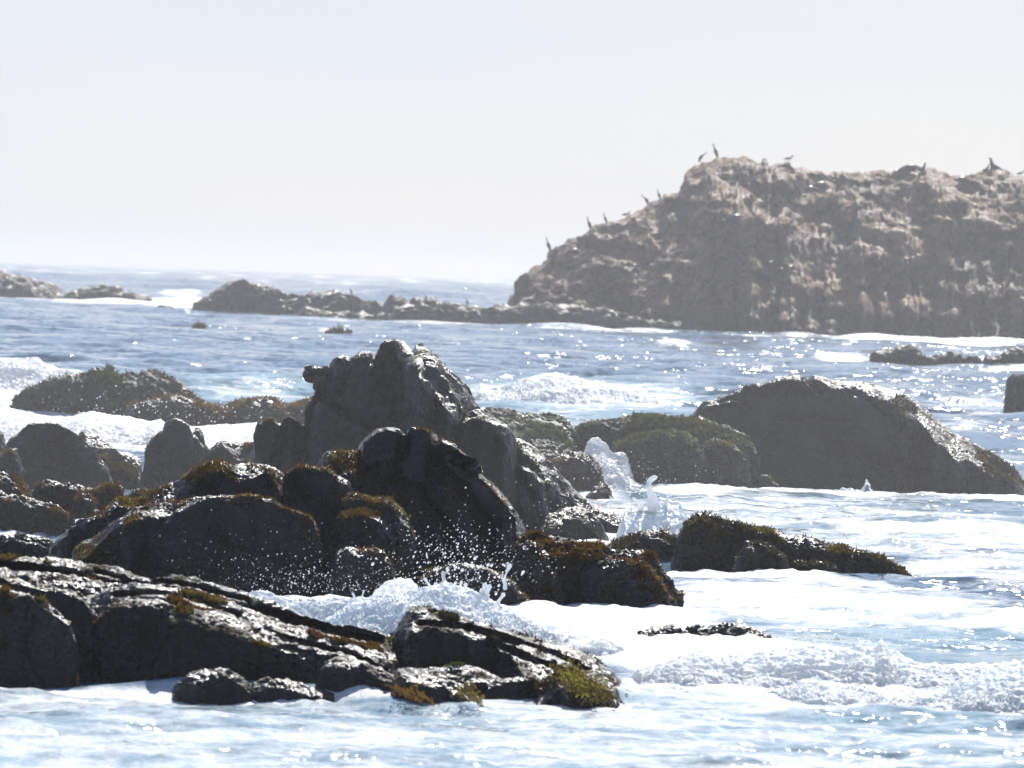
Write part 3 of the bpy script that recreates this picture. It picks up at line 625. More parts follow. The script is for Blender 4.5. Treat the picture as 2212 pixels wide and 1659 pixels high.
RK['M'] = rock("whaleback_rock", "big smooth grey whale-backed rock at the right", "rock", [
    dict(s=[(1494, 960), (1498, 895), (1505, 877), (1520, 864), (1545, 860), (1575, 848), (1600, 838), (1640, 828), (1660, 820), (1690, 812), (1720, 810), (1742, 814), (1750, 808), (1775, 813), (1800, 825), (1850, 825), (1880, 832), (1910, 842), (1940, 850), (1970, 870), (2000, 890), (2030, 915), (2060, 940), (2090, 955), (2130, 980), (2160, 1000), (2185, 1015), (2205, 1040), (2225, 1062), (2240, 1085)],
         Y=76, lip=[(1497, 3), (1700, 7), (1800, 14), (1950, 38), (2050, 48), (2200, 32)], T=5, grooves=[([(1745, 810), (1756, 832), (1775, 850)], 5, 0.2), ([(1520, 880), (1580, 868), (1620, 872)], 6, -0.12), ([(1640, 850), (1700, 840), (1740, 845)], 7, 0.12), ([(1680, 905), (1760, 900), (1830, 915)], 5, 0.1), ([(1850, 850), (1930, 900), (1980, 960)], 9, 0.12), ([(1790, 960), (1900, 1000), (2000, 1010)], 14, 0.12)]),
    ],
    [(2.2, 0.10, 'f'), (0.7, 0.05, 's'), (0.2, 0.018, 'f'), (0.07, 0.010, 'b')], M['mid'], [(9000, 0.019, 'w_dark', 0.6, 0.2), (1620, 0.019, 'w_olive', 0.3, 0.5)], seed=16)
RK['N'] = rock("kelpy_rock", "long low rock with yellow kelp fringe tapering right into the white water", "rock", [
    dict(s=[(1300, 1205), (1320, 1168), (1350, 1158), (1385, 1148), (1400, 1142), (1430, 1143), (1460, 1155), (1485, 1190)], Y=54, lip=20),
    dict(s=[(1452, 1240), (1461, 1160), (1475, 1130), (1495, 1118), (1520, 1113), (1550, 1120), (1600, 1135), (1660, 1150), (1720, 1163), (1780, 1170), (1830, 1178), (1880, 1190), (1920, 1210), (1960, 1235), (1990, 1255), (2014, 1276)], Y=53.2, lip=13, T=1.6),
    dict(s=[(1585, 1245), (1615, 1170), (1645, 1172), (1680, 1188), (1700, 1208), (1718, 1245)], Y=52.7, lip=10),
    dict(s=[(1700, 1245), (1720, 1212), (1760, 1208), (1800, 1216), (1825, 1250)], Y=52.8, lip=8)],
    WEEDY, M['mid'], [(26000, 0.013, 'w_dark', 0.5, -0.2), (6840, 0.020, 'w_olive', 0.28, 0.22)], seed=17)
RK['U'] = rock("awash_rock", "thin dark rock barely above the white water at lower right", "rock", [
    dict(s=[(1372, 1376), (1385, 1364), (1400, 1359), (1440, 1352), (1500, 1347), (1560, 1347), (1600, 1353), (1640, 1362), (1670, 1376), (1702, 1402)], Y=42.9, lip=16, T=0.9)],
    WEEDY, M['near'], seed=18)
# behind on the left
BACK = [(1.6, 0.09, 'f'), (0.5, 0.06, 'f'), (0.18, 0.045, 'b'), (0.08, 0.02, 'b')]
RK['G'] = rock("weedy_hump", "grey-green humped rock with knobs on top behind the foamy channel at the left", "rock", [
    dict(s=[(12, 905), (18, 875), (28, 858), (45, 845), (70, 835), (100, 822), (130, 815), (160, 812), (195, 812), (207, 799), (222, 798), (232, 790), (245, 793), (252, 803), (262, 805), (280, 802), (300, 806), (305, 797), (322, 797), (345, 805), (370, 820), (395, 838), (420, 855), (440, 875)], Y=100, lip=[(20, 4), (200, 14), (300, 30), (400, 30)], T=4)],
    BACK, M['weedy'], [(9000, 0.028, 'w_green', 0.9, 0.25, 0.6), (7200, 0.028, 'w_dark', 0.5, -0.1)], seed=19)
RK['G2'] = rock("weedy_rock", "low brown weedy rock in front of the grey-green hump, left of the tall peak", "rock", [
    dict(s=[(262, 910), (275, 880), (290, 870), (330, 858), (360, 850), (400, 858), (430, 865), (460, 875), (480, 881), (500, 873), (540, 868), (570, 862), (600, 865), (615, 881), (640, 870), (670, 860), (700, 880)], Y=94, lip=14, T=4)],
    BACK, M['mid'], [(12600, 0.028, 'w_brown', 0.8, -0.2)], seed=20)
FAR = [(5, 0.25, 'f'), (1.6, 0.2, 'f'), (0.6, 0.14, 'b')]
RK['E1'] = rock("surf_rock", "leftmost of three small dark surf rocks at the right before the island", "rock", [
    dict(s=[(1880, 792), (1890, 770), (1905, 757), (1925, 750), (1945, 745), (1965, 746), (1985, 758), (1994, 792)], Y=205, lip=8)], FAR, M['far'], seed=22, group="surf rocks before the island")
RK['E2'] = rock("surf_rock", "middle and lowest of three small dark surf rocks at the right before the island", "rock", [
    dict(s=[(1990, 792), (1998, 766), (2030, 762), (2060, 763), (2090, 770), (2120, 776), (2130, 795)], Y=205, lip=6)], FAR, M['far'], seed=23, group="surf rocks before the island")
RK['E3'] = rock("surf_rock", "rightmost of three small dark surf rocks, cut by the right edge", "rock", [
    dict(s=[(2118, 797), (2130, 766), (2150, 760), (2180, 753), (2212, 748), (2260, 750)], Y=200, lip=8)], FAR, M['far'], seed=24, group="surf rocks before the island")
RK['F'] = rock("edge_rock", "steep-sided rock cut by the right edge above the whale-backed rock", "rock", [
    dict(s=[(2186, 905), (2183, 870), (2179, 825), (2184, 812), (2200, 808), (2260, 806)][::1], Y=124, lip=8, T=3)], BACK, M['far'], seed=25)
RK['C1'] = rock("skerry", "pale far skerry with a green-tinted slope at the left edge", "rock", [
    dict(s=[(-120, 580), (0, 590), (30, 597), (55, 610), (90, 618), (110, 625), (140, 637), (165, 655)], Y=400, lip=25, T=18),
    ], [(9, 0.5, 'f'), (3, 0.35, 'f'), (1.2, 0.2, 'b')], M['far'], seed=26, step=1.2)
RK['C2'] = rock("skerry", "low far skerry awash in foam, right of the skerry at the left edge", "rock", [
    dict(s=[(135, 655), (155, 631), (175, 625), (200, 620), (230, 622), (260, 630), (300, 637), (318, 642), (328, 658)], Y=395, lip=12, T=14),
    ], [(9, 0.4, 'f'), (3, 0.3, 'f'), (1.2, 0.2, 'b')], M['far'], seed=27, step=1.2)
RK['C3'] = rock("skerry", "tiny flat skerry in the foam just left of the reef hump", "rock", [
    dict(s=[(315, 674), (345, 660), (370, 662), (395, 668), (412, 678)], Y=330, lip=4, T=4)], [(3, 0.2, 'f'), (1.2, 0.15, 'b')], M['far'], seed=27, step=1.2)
REEF = [(8, 0.25, 'f'), (2.6, 0.2, 'b'), (1.0, 0.2, 'b'), (0.5, 0.08, 'f')]
RK['B'] = rock("reef", "low far reef stretching from the left hump to the foot of the island", "reef", [
    dict(s=[(395, 682), (410, 664), (425, 652), (440, 641), (465, 625), (490, 613), (515, 611), (540, 612), (570, 615), (600, 622), (625, 633), (650, 640), (680, 660)], Y=325, lip=40, T=14, slope=0.9),
    dict(s=[(600, 690), (620, 650), (650, 640), (665, 630), (700, 633), (735, 629), (755, 640), (775, 650), (800, 655), (850, 660), (880, 650), (920, 658), (960, 660), (1000, 660), (1050, 664), (1093, 662), (1150, 668), (1220, 680), (1300, 690)], Y=322, lip=34, T=14, slope=0.9),
    dict(s=[(840, 700), (850, 660), (900, 663), (1000, 662), (1100, 657), (1180, 652), (1260, 660), (1380, 684), (1480, 700), (1560, 725)], Y=306, lip=20, T=9, slope=0.8),
    dict(s=[(822, 675), (832, 655), (838, 643), (848, 638), (860, 641), (872, 639), (882, 652), (892, 642), (905, 643), (914, 655), (922, 640), (935, 640), (946, 650), (960, 648), (968, 657), (990, 660), (1010, 675)], Y=320, lip=8, T=6, amps=[(1.0, 0.12, 'b')]),
    dict(s=[(630, 695), (660, 668), (720, 672), (800, 676), (860, 684), (880, 700)], Y=314, lip=16, T=9, slope=0.8),
    ], REEF, M['far'], seed=28, step=1.3)
ISL = [(16, 0.35, 'f'), (6, 0.35, 'f'), (2.0, 0.35, 's'), (2.4, 0.28, 'b'), (1.6, 0.22, 'b'), (0.6, 0.10, 'b')]
sil = [(1093, 660), (1100, 637), (1120, 608), (1140, 586), (1165, 562), (1180, 546), (1205, 529), (1240, 512), (1255, 499), (1270, 490), (1290, 480), (1330, 472), (1352, 464), (1375, 449), (1390, 437), (1410, 430), (1430, 423), (1448, 413), (1465, 406), (1478, 390), (1492, 372), (1505, 359), (1530, 348), (1560, 343), (1578, 339), (1612, 336), (1625, 343), (1640, 355), (1650, 342), (1665, 353), (1690, 348), (1705, 345), (1720, 361), (1745, 361), (1775, 368), (1800, 371), (1830, 364), (1880, 366), (1925, 365), (1960, 362), (2000, 366), (2030, 372), (2080, 369), (2100, 362), (2150, 365), (2212, 368), (2330, 362), (2600, 380), (2800, 450), (2950, 560), (3000, 650)]
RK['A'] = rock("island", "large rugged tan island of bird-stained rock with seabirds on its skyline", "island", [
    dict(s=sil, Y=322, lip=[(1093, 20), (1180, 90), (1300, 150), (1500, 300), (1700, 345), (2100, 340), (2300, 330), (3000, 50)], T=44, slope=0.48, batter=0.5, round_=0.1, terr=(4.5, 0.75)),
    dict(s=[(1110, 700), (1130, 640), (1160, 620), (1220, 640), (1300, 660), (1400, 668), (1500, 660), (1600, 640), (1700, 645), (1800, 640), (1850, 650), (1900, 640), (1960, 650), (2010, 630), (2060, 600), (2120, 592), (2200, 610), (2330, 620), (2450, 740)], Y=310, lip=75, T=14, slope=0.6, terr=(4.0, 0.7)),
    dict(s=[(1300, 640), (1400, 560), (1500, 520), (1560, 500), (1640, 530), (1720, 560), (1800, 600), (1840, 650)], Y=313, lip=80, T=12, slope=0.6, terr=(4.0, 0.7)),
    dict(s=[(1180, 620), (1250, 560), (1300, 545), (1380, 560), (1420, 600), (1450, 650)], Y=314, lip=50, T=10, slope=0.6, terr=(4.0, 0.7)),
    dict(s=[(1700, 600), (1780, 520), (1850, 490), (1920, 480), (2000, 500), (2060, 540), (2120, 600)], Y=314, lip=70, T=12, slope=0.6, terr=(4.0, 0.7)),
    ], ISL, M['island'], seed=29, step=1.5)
# floating kelp clumps
for (cx_, cy_, r_, Yk, lab) in [(430, 712, 15, 240, "small brown kelp clump floating below the far reef, left"), (732, 719, 28, 236, "flat dark kelp clump floating left of the peak's top")]:
    rock("kelp_clump", lab, "kelp", [dict(s=[(cx_ - r_, cy_ + 4), (cx_ - r_ * .4, cy_ - 3), (cx_ + r_ * .3, cy_ - 3), (cx_ + r_, cy_ + 4)], Y=Yk, lip=2, T=1.0, zb=-0.2)], [(0.6, 0.1, 'b')], M['far'], [(500, 0.12, 'w_dark', 0.6, -1, -1)], seed=30, step=1.0, group="kelp clumps afloat")

# yellow kelp fringe of the domed rock
def kelp_patch(parent, cx_, cy_, rx, ry, Y, n, size, mk):
    t = rng.normal(0, 0.5, (n, 2)); px = cx_ + rx * t[:, 0]; py = cy_ + ry * t[:, 1] + (px - cx_) * 0.35
    a = P(px, py, Y - (py - cy_) * 0.004 + rng.uniform(-0.1, 0.1, n))
    th = rng.normal(-0.8, 0.6, n); s = size * rng.uniform(0.5, 1.5, n)
    d = np.stack([np.cos(th) * s, rng.normal(0, 0.3, n) * s, np.sin(th) * s], 1)
    wv = np.stack([np.sin(-th), 0 * th, np.cos(th)], 1) * (s * 0.16)[:, None]
    v = np.stack([a - d * .5, a - wv, a + d * .5 , a + wv], 1).reshape(-1, 3)
    me = mesh_from("kelp_blades", v, np.arange(n * 4).reshape(-1, 4), None, M[mk], False)
    link("kelp", me, parent, kind="stuff")
kelp_patch(RK['S'], 1262, 1478, 62, 34, 35.7, 900, 0.022, 'w_olive')
kelp_patch(RK['S'], 1245, 1468, 50, 30, 35.66, 170, 0.022, 'w_yellow')
kelp_patch(RK['R'], 890, 1500, 50, 16, 35.1, 160, 0.028, 'w_brown')
kelp_patch(RK['R'], 1015, 1500, 30, 20, 35.1, 160, 0.028, 'w_olive')

# ------------------------------------------------------------------ breaking water
BIL = [(1.1, 0.05, 'f'), (0.4, 0.025, 'f'), (0.17, 0.018, 'f'), (0.07, 0.012, 'b'), (0.03, 0.006, 'f')]
BILF = [(3.5, 0.12, 'f'), (1.2, 0.07, 'f'), (0.45, 0.045, 'f'), (0.15, 0.03, 'b')]
def breaker(name, label, cat, lobes, amps=BIL, mat='foam', seed=50, group=None, **k):
    k.setdefault('open_back', True)
    area = sum((max(q[0] for q in lb['s']) - min(q[0] for q in lb['s'])) for lb in lobes)
    sz = 0.016 * lobes[0]['Y'] / 45
    return rock(name, label, cat, lobes, amps, M[mat], [(int(area * 10), sz * 0.6, 'froth', 0.5, -0.35, -1.0)], seed=seed, batter=k.pop('batter', 2.0), group=group, **k)
breaker("breaking_wave", "tumbling white wave breaking at the lower right", "wave", [
    dict(s=[(1340, 1500), (1380, 1440), (1430, 1425), (1500, 1405), (1560, 1412), (1640, 1400), (1700, 1395), (1760, 1390), (1800, 1400), (1850, 1395), (1885, 1402), (1905, 1382), (1918, 1405), (1960, 1430), (2010, 1440), (2060, 1438), (2120, 1430), (2212, 1420), (2330, 1410)], Y=38.0, lip=60, slope=0.34, T=1.0),
    dict(s=[(1320, 1550), (1370, 1505), (1440, 1492), (1520, 1505), (1600, 1522), (1660, 1500), (1740, 1470), (1850, 1478), (1950, 1502), (2040, 1492), (2110, 1455), (2180, 1440), (2330, 1430)], Y=36.9, lip=60, slope=0.34, T=0.8)], seed=51)
breaker("breaking_wave", "white surge bursting between the domed rock and the large rock", "wave", [
    dict(s=[(700, 1340), (760, 1305), (820, 1292), (880, 1282), (920, 1266), (960, 1258), (985, 1262), (1020, 1268), (1050, 1285), (1075, 1300), (1100, 1310), (1140, 1330), (1200, 1362), (1260, 1392), (1340, 1415), (1400, 1450)], Y=41.5, lip=40, slope=0.5),
    dict(s=[(1170, 1440), (1200, 1398), (1240, 1392), (1270, 1386), (1300, 1372), (1330, 1385), (1380, 1412), (1430, 1450)], Y=40.6, lip=30, slope=0.5)], seed=52)
breaker("breaking_wave", "low white wash between the front ledge and the large rock, left of the burst", "wave", [
    dict(s=[(520, 1310), (545, 1282), (575, 1280), (620, 1290), (680, 1292), (720, 1290), (760, 1296), (800, 1305), (850, 1330)], Y=42.5, lip=20, slope=0.5)], seed=61)
breaker("breaking_wave", "small grey-white heap of foam against the large rock, behind the burst", "wave", [
    dict(s=[(780, 1320), (810, 1276), (835, 1260), (860, 1250), (885, 1252), (900, 1275), (920, 1320)], Y=43.5, lip=20, slope=0.5)], seed=62)
breaker("breaking_wave", "white wave breaking at the left edge behind the grey-green hump", "wave", [
    dict(s=[(-150, 765), (0, 768), (40, 768), (75, 768), (100, 785), (130, 795), (190, 803), (240, 815)], Y=116, lip=50, slope=0.5, T=6)], BILF, seed=53)
breaker("breaking_wave", "white foaming water filling the channel behind the left rocks", "wave", [
    dict(s=[(-150, 880), (0, 883), (50, 890), (90, 900), (130, 905), (150, 900), (175, 890), (200, 885), (240, 892), (280, 898), (320, 910), (345, 905), (365, 925), (410, 930), (440, 927), (480, 935), (530, 932), (550, 932), (565, 960)], Y=84, lip=60, slope=0.35, T=3)], BIL, seed=54)
breaker("breaking_wave", "pale teal and white wave breaking between the tall peak and the whale-backed rock", "wave", [
    dict(s=[(1000, 850), (1040, 834), (1080, 838), (1120, 825), (1160, 818), (1200, 813), (1240, 818), (1270, 825), (1310, 830), (1350, 835), (1390, 844), (1430, 862), (1480, 884), (1510, 900)], Y=122, lip=45, slope=0.3, T=5)], BILF, seed=55)
breaker("breaking_wave", "tiny whitecap on open water below the island", "wave", [
    dict(s=[(1405, 755), (1425, 745), (1450, 736), (1475, 742), (1495, 755)], Y=232, lip=8, T=4)], BILF, seed=56)
breaker("breaking_wave", "long white line of surf along the right foot of the island", "wave", [
    dict(s=[(1730, 738), (1800, 728), (1860, 722), (1880, 722), (1950, 727), (2050, 728), (2150, 732), (2300, 738)], Y=292, lip=8, T=6)], BILF, seed=57)
breaker("wave_splash", "glassy pale splash in front of the waterfall", "splash", [
    dict(s=[(1330, 1160), (1348, 1098), (1380, 1092), (1410, 1096), (1440, 1082), (1465, 1086), (1480, 1110), (1494, 1160)], Y=56.5, lip=20, T=0.8)], BIL, 'splash', seed=58)
# waterfall draped over the gap
breaker("waterfall", "white water cascading through the gap beside the round boulder", "waterfall", [
    dict(s=[(1262, 985), (1275, 952), (1290, 947), (1306, 956), (1325, 976), (1350, 980), (1358, 998), (1366, 1062)], Y=73.0, lip=50, T=1.2, slope=0.6),
    dict(s=[(1282, 1010), (1300, 978), (1325, 1000), (1350, 1028), (1385, 1053), (1402, 1072)], Y=72.4, lip=24, T=1.0)],
    [(0.5, 0.05, 'f'), (0.14, 0.03, 'b'), (0.05, 0.012, 'b')], 'foam', seed=59)

def tube(bag, pts, seg=12):
    """smooth water string through (px, py, radius px) points at one distance"""
    pts = np.array(pts, float); t = np.linspace(0, len(pts) - 1, (len(pts) - 1) * 7 + 1)
    q = np.stack([np.interp(t, np.arange(len(pts)), pts[:, i]) for i in range(4)], 1)
    for _ in range(3): q[1:-1] = (q[:-2] + 2 * q[1:-1] + q[2:]) / 4
    c = P(q[:, 0], q[:, 1], q[:, 3]); r = q[:, 2] * q[:, 3] / F
    d = np.gradient(c, axis=0); d /= np.linalg.norm(d, axis=1, keepdims=True) + 1e-9
    a = np.cross(d, [0, 1, 0]); a /= np.linalg.norm(a, axis=1, keepdims=True) + 1e-9; b = np.cross(d, a)
    r = np.concatenate([[r[0] * .05], r, [r[-1] * .05]]); c = np.concatenate([[c[0] - d[0] * r[1] * .8], c, [c[-1] + d[-1] * r[-2] * .8]])
    a = np.concatenate([[a[0]], a, [a[-1]]]); b = np.concatenate([[b[0]], b, [b[-1]]])
    th = np.linspace(0, 2 * math.pi, seg + 1)
    g = c[:, None] + r[:, None, None] * (np.cos(th)[None, :, None] * a[:, None] + np.sin(th)[None, :, None] * b[:, None])
    gp = g.reshape(-1, 3); rr_ = np.repeat(np.maximum(r, r.max() * 0.3), g.shape[1])
    nv = gp - np.repeat(c, g.shape[1], 0); nv /= np.linalg.norm(nv, axis=1, keepdims=True) + 1e-9
    gp = gp + nv * (rr_ * 0.45 * (fbm(gp / (r.max() * 1.6), 2, 5)))[:, None]
    bag.add(gp, grid_quads(g.shape[0], g.shape[1]))
bg_ = Bag()
tube(bg_, [(1440, 1112, 9, 56.4), (1436, 1092, 5, 56.4), (1441, 1076, 3, 56.4), (1446, 1066, 3.5, 56.4)])
tube(bg_, [(1385, 1114, 9, 56.4), (1384, 1092, 5, 56.4), (1376, 1082, 3, 56.4), (1368, 1076, 3, 56.4)])
tube(bg_, [(1360, 1118, 12, 56.4), (1410, 1112, 14, 56.4), (1455, 1118, 12, 56.4)])
tube(bg_, [(1418, 1112, 16, 56.4), (1410, 1085, 13, 56.4), (1405, 1066, 8, 56.4), (1402, 1052, 5, 56.4), (1401, 1042, 5.5, 56.4), (1408, 1034, 7, 56.4), (1416, 1031, 6, 56.4)])
tube(bg_, [(1401, 1044, 4, 56.4), (1396, 1050, 3, 56.4), (1393, 1056, 1.6, 56.4)])
link("water_jet", bg_.mesh("water_jet", M['splash']), label="curled jet of water thrown up before the waterfall, like a bent neck", category="splash")
bg_ = Bag()
tube(bg_, [(1090, 1272, 4, 42), (1092, 1262, 4.5, 42), (1088, 1254, 3, 42), (1090, 1246, 2.5, 42), (1094, 1238, 2, 42), (1098, 1228, 4, 42), (1101, 1221, 5.5, 42)])
link("water_jet", bg_.mesh("water_jet", M['splash']), label="thin string of water ending in a drop, right of the bursting surge", category="splash")
bg_ = Bag()
for (x0, y0, x1, y1, r0) in [(935, 1275, 918, 1250, 4), (960, 1272, 957, 1238, 6), (965, 1268, 957, 1238, 4), (990, 1280, 997, 1256, 3.5), (1008, 1285, 1006, 1262, 5), (1040, 1300, 1048, 1262, 5), (1046, 1290, 1058, 1266, 6), (1070, 1308, 1088, 1284, 5), (1052, 1300, 1040, 1275, 5), (930, 1276, 942, 1260, 4)]:
    tube(bg_, [(x0, y0 + 12, r0 * 1.8, 41.6), ((x0 * .6 + x1 * .4), (y0 * .6 + y1 * .4), r0 * .8, 41.6), (x0 * .3 + x1 * .7, y0 * .3 + y1 * .7, r0 * .6, 41.6), (x1, y1, r0, 41.6)])
link("splash_crown", bg_.mesh("splash_crown", M['splash']), label="row of little water fingers along the top of the bursting surge", category="splash")
bg_ = Bag()
for (x0, y0, x1, y1, r0) in [(770, 1296, 762, 1282, 3), (780, 1296, 786, 1276, 2.5)]:
    tube(bg_, [(x0, y0 + 12, r0 * 1.8, 42.4), ((x0 + x1) / 2, (y0 + y1) / 2, r0 * .7, 42.4), (x1, y1, r0, 42.4)])
link("splash_crown", bg_.mesh("splash_crown", M['splash']), label="pair of short water fingers left of the bursting surge", category="splash")
breaker("wave_splash", "small bluish splash at the foot of the whale-backed rock", "splash", [
    dict(s=[(1745, 1072), (1765, 1064), (1790, 1059), (1815, 1058), (1840, 1055), (1856, 1057), (1866, 1046), (1872, 1034), (1877, 1040), (1882, 1058), (1892, 1070)], Y=73.9, lip=8, T=0.5)], [(0.3, 0.03, 'f'), (0.1, 0.02, 'b')], 'splash', seed=63, batter=0.4)
# spray
ico_v = []; 
def ico():
    t = (1 + 5 ** .5) / 2
    v = np.array([(-1, t, 0), (1, t, 0), (-1, -t, 0), (1, -t, 0), (0, -1, t), (0, 1, t), (0, -1, -t), (0, 1, -t), (t, 0, -1), (t, 0, 1), (-t, 0, -1), (-t, 0, 1)], float)
    v /= np.linalg.norm(v[0])
    f = np.array([(0, 11, 5), (0, 5, 1), (0, 1, 7), (0, 7, 10), (0, 10, 11), (1, 5, 9), (5, 11, 4), (11, 10, 2), (10, 7, 6), (7, 1, 8), (3, 9, 4), (3, 4, 2), (3, 2, 6), (3, 6, 8), (3, 8, 9), (4, 9, 5), (2, 4, 11), (6, 2, 10), (8, 6, 7), (9, 8, 1)])
    return v, f
IV, IF_ = ico(); IFH = IF_[IV[IF_].mean(1)[:, 1] < 0.3]
def spray(label, sets, name="sea_spray"):
    V = []; T_ = []; n0 = 0
    for (cx_, cy_, sx, sy, Y, n, r) in sets:
        px = cx_ + sx * rng.normal(0, 1, n); py = cy_ - np.abs(rng.normal(0, 1, n)) * sy if sy > 0 else cy_ + (-sy) * rng.normal(0, 1, n)
        c = P(px, py, Y + rng.normal(0, 0.5, n)); rr = 0.62 * r * Y / F * np.minimum(rng.lognormal(-0.25, 0.6, n), 1.9)
        for i in range(n):
            s = IV * rr[i]; s[:, 2] *= 1.25; s[:, 0] += s[:, 2] * 0.35
            V.append(c[i] + s); T_.append(IFH + n0); n0 += 12
    me = mesh_from(name, np.concatenate(V), None, np.concatenate(T_), M['splash'], True)
    link(name, me, label=label, kind="stuff")
spray("white droplets flying in front of the large dark rock", [(1000, 1262, 90, 70, 43.5, 420, 1.5), (980, 1200, 110, -38, 43.5, 300, 1.4), (1000, 1215, 60, -30, 43, 70, 3.0), (820, 1280, 140, 32, 43, 260, 1.2), (640, 1280, 100, 45, 43.5, 380, 1.2), (500, 1200, 160, -50, 44, 120, 0.9), (1060, 1240, 40, -20, 42.8, 40, 3.2)])
spray("fine droplets over the foamy channel at the left", [(200, 870, 150, -28, 90, 130, 1.3), (500, 905, 110, -20, 88, 110, 1.2), (330, 900, 160, 14, 86, 120, 1.3)])
spray("droplets thrown up around the waterfall", [(1405, 1070, 30, -28, 56.4, 90, 1.5), (1330, 1020, 60, -30, 70, 110, 1.3), (1500, 1040, 110, -22, 72, 60, 1.1), (1200, 1110, 60, -35, 57.5, 60, 1.2)])
spray("droplets thrown off the breaking wave at the lower right", [(1900, 1395, 230, 12, 37, 200, 1.6), (1330, 1400, 60, 22, 36.8, 120, 1.6), (1700, 1400, 130, 14, 36.9, 120, 1.5)])

# ------------------------------------------------------------------ animals
def simple_mat(name, col, rgh=0.6):
    mt, nt, out = newmat(name); L = nt.links.new
    tc = nd(nt, "ShaderNodeTexCoord"); n1 = noise_node(nt, tc.outputs['Object'], 14, 4, 0.6)
    r = ramp(nt, n1.outputs[0], [(0.3, tuple(c * 0.7 for c in col)), (0.7, tuple(min(1, c * 1.25) for c in col))])
    b = nd(nt, "ShaderNodeBsdfPrincipled"); b.inputs['Roughness'].default_value = rgh; L(r.outputs[0], b.inputs['Base Color']); L(b.outputs[0], out.inputs[0]); return mt
M['bird_d'] = simple_mat("dark_plumage", (0.05, 0.045, 0.045)); M['bird_b'] = simple_mat("grey_brown_plumage", (0.2, 0.17, 0.14))
M['bird_w'] = simple_mat("white_plumage", (0.75, 0.75, 0.73)); M['beak'] = simple_mat("beak_horn", (0.3, 0.24, 0.14)); M['seal'] = simple_mat("wet_fur", (0.06, 0.045, 0.035), 0.35)
def sweep(bag, pts, flat=1.0, seg=14):
    """smooth body through (x, z, radius) points in the x-z plane"""
    pts = np.array(pts, float); t = np.linspace(0, len(pts) - 1, (len(pts) - 1) * 6 + 1)
    q = np.stack([np.interp(t, np.arange(len(pts)), pts[:, i]) for i in range(3)], 1)
    for _ in range(4): q[1:-1] = (q[:-2] + 2 * q[1:-1] + q[2:]) / 4
    c = np.stack([q[:, 0], 0 * q[:, 0], q[:, 1]], 1); d = np.gradient(c, axis=0); d /= np.linalg.norm(d, axis=1, keepdims=True) + 1e-9
    a = np.cross(d, [0, 1, 0]); b = np.tile([0, 1.0, 0], (len(c), 1)); r = q[:, 2]
    th = np.linspace(0, 2 * math.pi, seg + 1)
    g = c[:, None] + r[:, None, None] * (np.cos(th)[None, :, None] * a[:, None] + flat * np.sin(th)[None, :, None] * b[:, None])
    bag.add(g.reshape(-1, 3), grid_quads(g.shape[0], g.shape[1]))
def bird(kind, pose, s, flip):
    """returns list of (part name, mesh)"""
    body = Bag(); k = 'bird_d' if kind == 'cormorant' else 'bird_b' if kind == 'pelican' else 'bird_w'
    if kind == 'gull':
        sweep(body, [(-0.20, 0.14, 0.008), (-0.12, 0.17, 0.035), (-0.02, 0.19, 0.062), (0.07, 0.21, 0.055), (0.12, 0.27, 0.032), (0.15, 0.31, 0.03), (0.18, 0.315, 0.01)])
        beak = [(0.175, 0.312, 0.009), (0.22, 0.305, 0.003)]; legx = (0.0, 0.03); lz = 0.14
    elif pose == 'lean':
        sweep(body, [(-0.16, 0.12, 0.012), (-0.13, 0.26, 0.06), (-0.06, 0.42, 0.12), (0.03, 0.54, 0.115), (0.12, 0.62, 0.06), (0.2, 0.68, 0.035), (0.28, 0.76, 0.03), (0.33, 0.82, 0.038), (0.36, 0.83, 0.02)])
        beak = [(0.34, 0.825, 0.02), (0.46, 0.78, 0.006)]; legx = (-0.04, 0.03); lz = 0.33
    else:
        sweep(body, [(-0.15, 0.08, 0.012), (-0.12, 0.2, 0.055), (-0.06, 0.36, 0.11), (0.0, 0.5, 0.115), (0.04, 0.6, 0.07), (0.08, 0.68, 0.038), (0.10, 0.77, 0.03), (0.10, 0.85, 0.03), (0.13, 0.895, 0.038), (0.165, 0.90, 0.02)])
        beak = [(0.15, 0.9, 0.02), (0.25, 0.86 if kind == 'pelican' else 0.905, 0.006)]; legx = (-0.05, 0.01); lz = 0.3
    parts = [("body", body.mesh("bird_body", M[k]))]
    wb = Bag(); L_ = 0.5 if kind != 'gull' else 0.25
    if kind == 'gull': sweep(wb, [(0.06, 0.21, 0.03), (-0.03, 0.2, 0.05), (-0.14, 0.165, 0.03), (-0.23, 0.14, 0.006)], 1.32)
    else: sweep(wb, [(0.03, 0.53, 0.05), (-0.04, 0.44, 0.10), (-0.11, 0.28, 0.07), (-0.17, 0.1, 0.01)], 1.25)
    parts.append(("wings", wb.mesh("bird_wings", M[{'gull': 'bird_b', 'cormorant': 'bird_d', 'pelican': 'bird_b'}[kind]])))
    bb = Bag(); sweep(bb, beak, seg=8); parts.append(("beak", bb.mesh("bird_beak", M['beak'])))
    for sy in (-1, 1):
        lb = Bag(); r = 0.014 if kind != 'gull' else 0.006
        sweep(lb, [(legx[0], lz, r * 1.6), (legx[0] + 0.01, lz * .5, r), (legx[1], 0.0, r), (legx[1] + 0.07 * (lz + .2), -0.005, r)], seg=6)
        for vv in lb.v: vv[:, 1] += sy * (0.04 if kind != 'gull' else 0.02)
        parts.append(("leg", lb.mesh("bird_leg", M['beak'])))
    return parts
_birds = {}
from mathutils.bvhtree import BVHTree
def tree_of(o): return BVHTree.FromPolygons([v.co for v in o.data.vertices], [tuple(p.vertices) for p in o.data.polygons])
TREES = {k: tree_of(RK[k]) for k in ('A', 'B')}
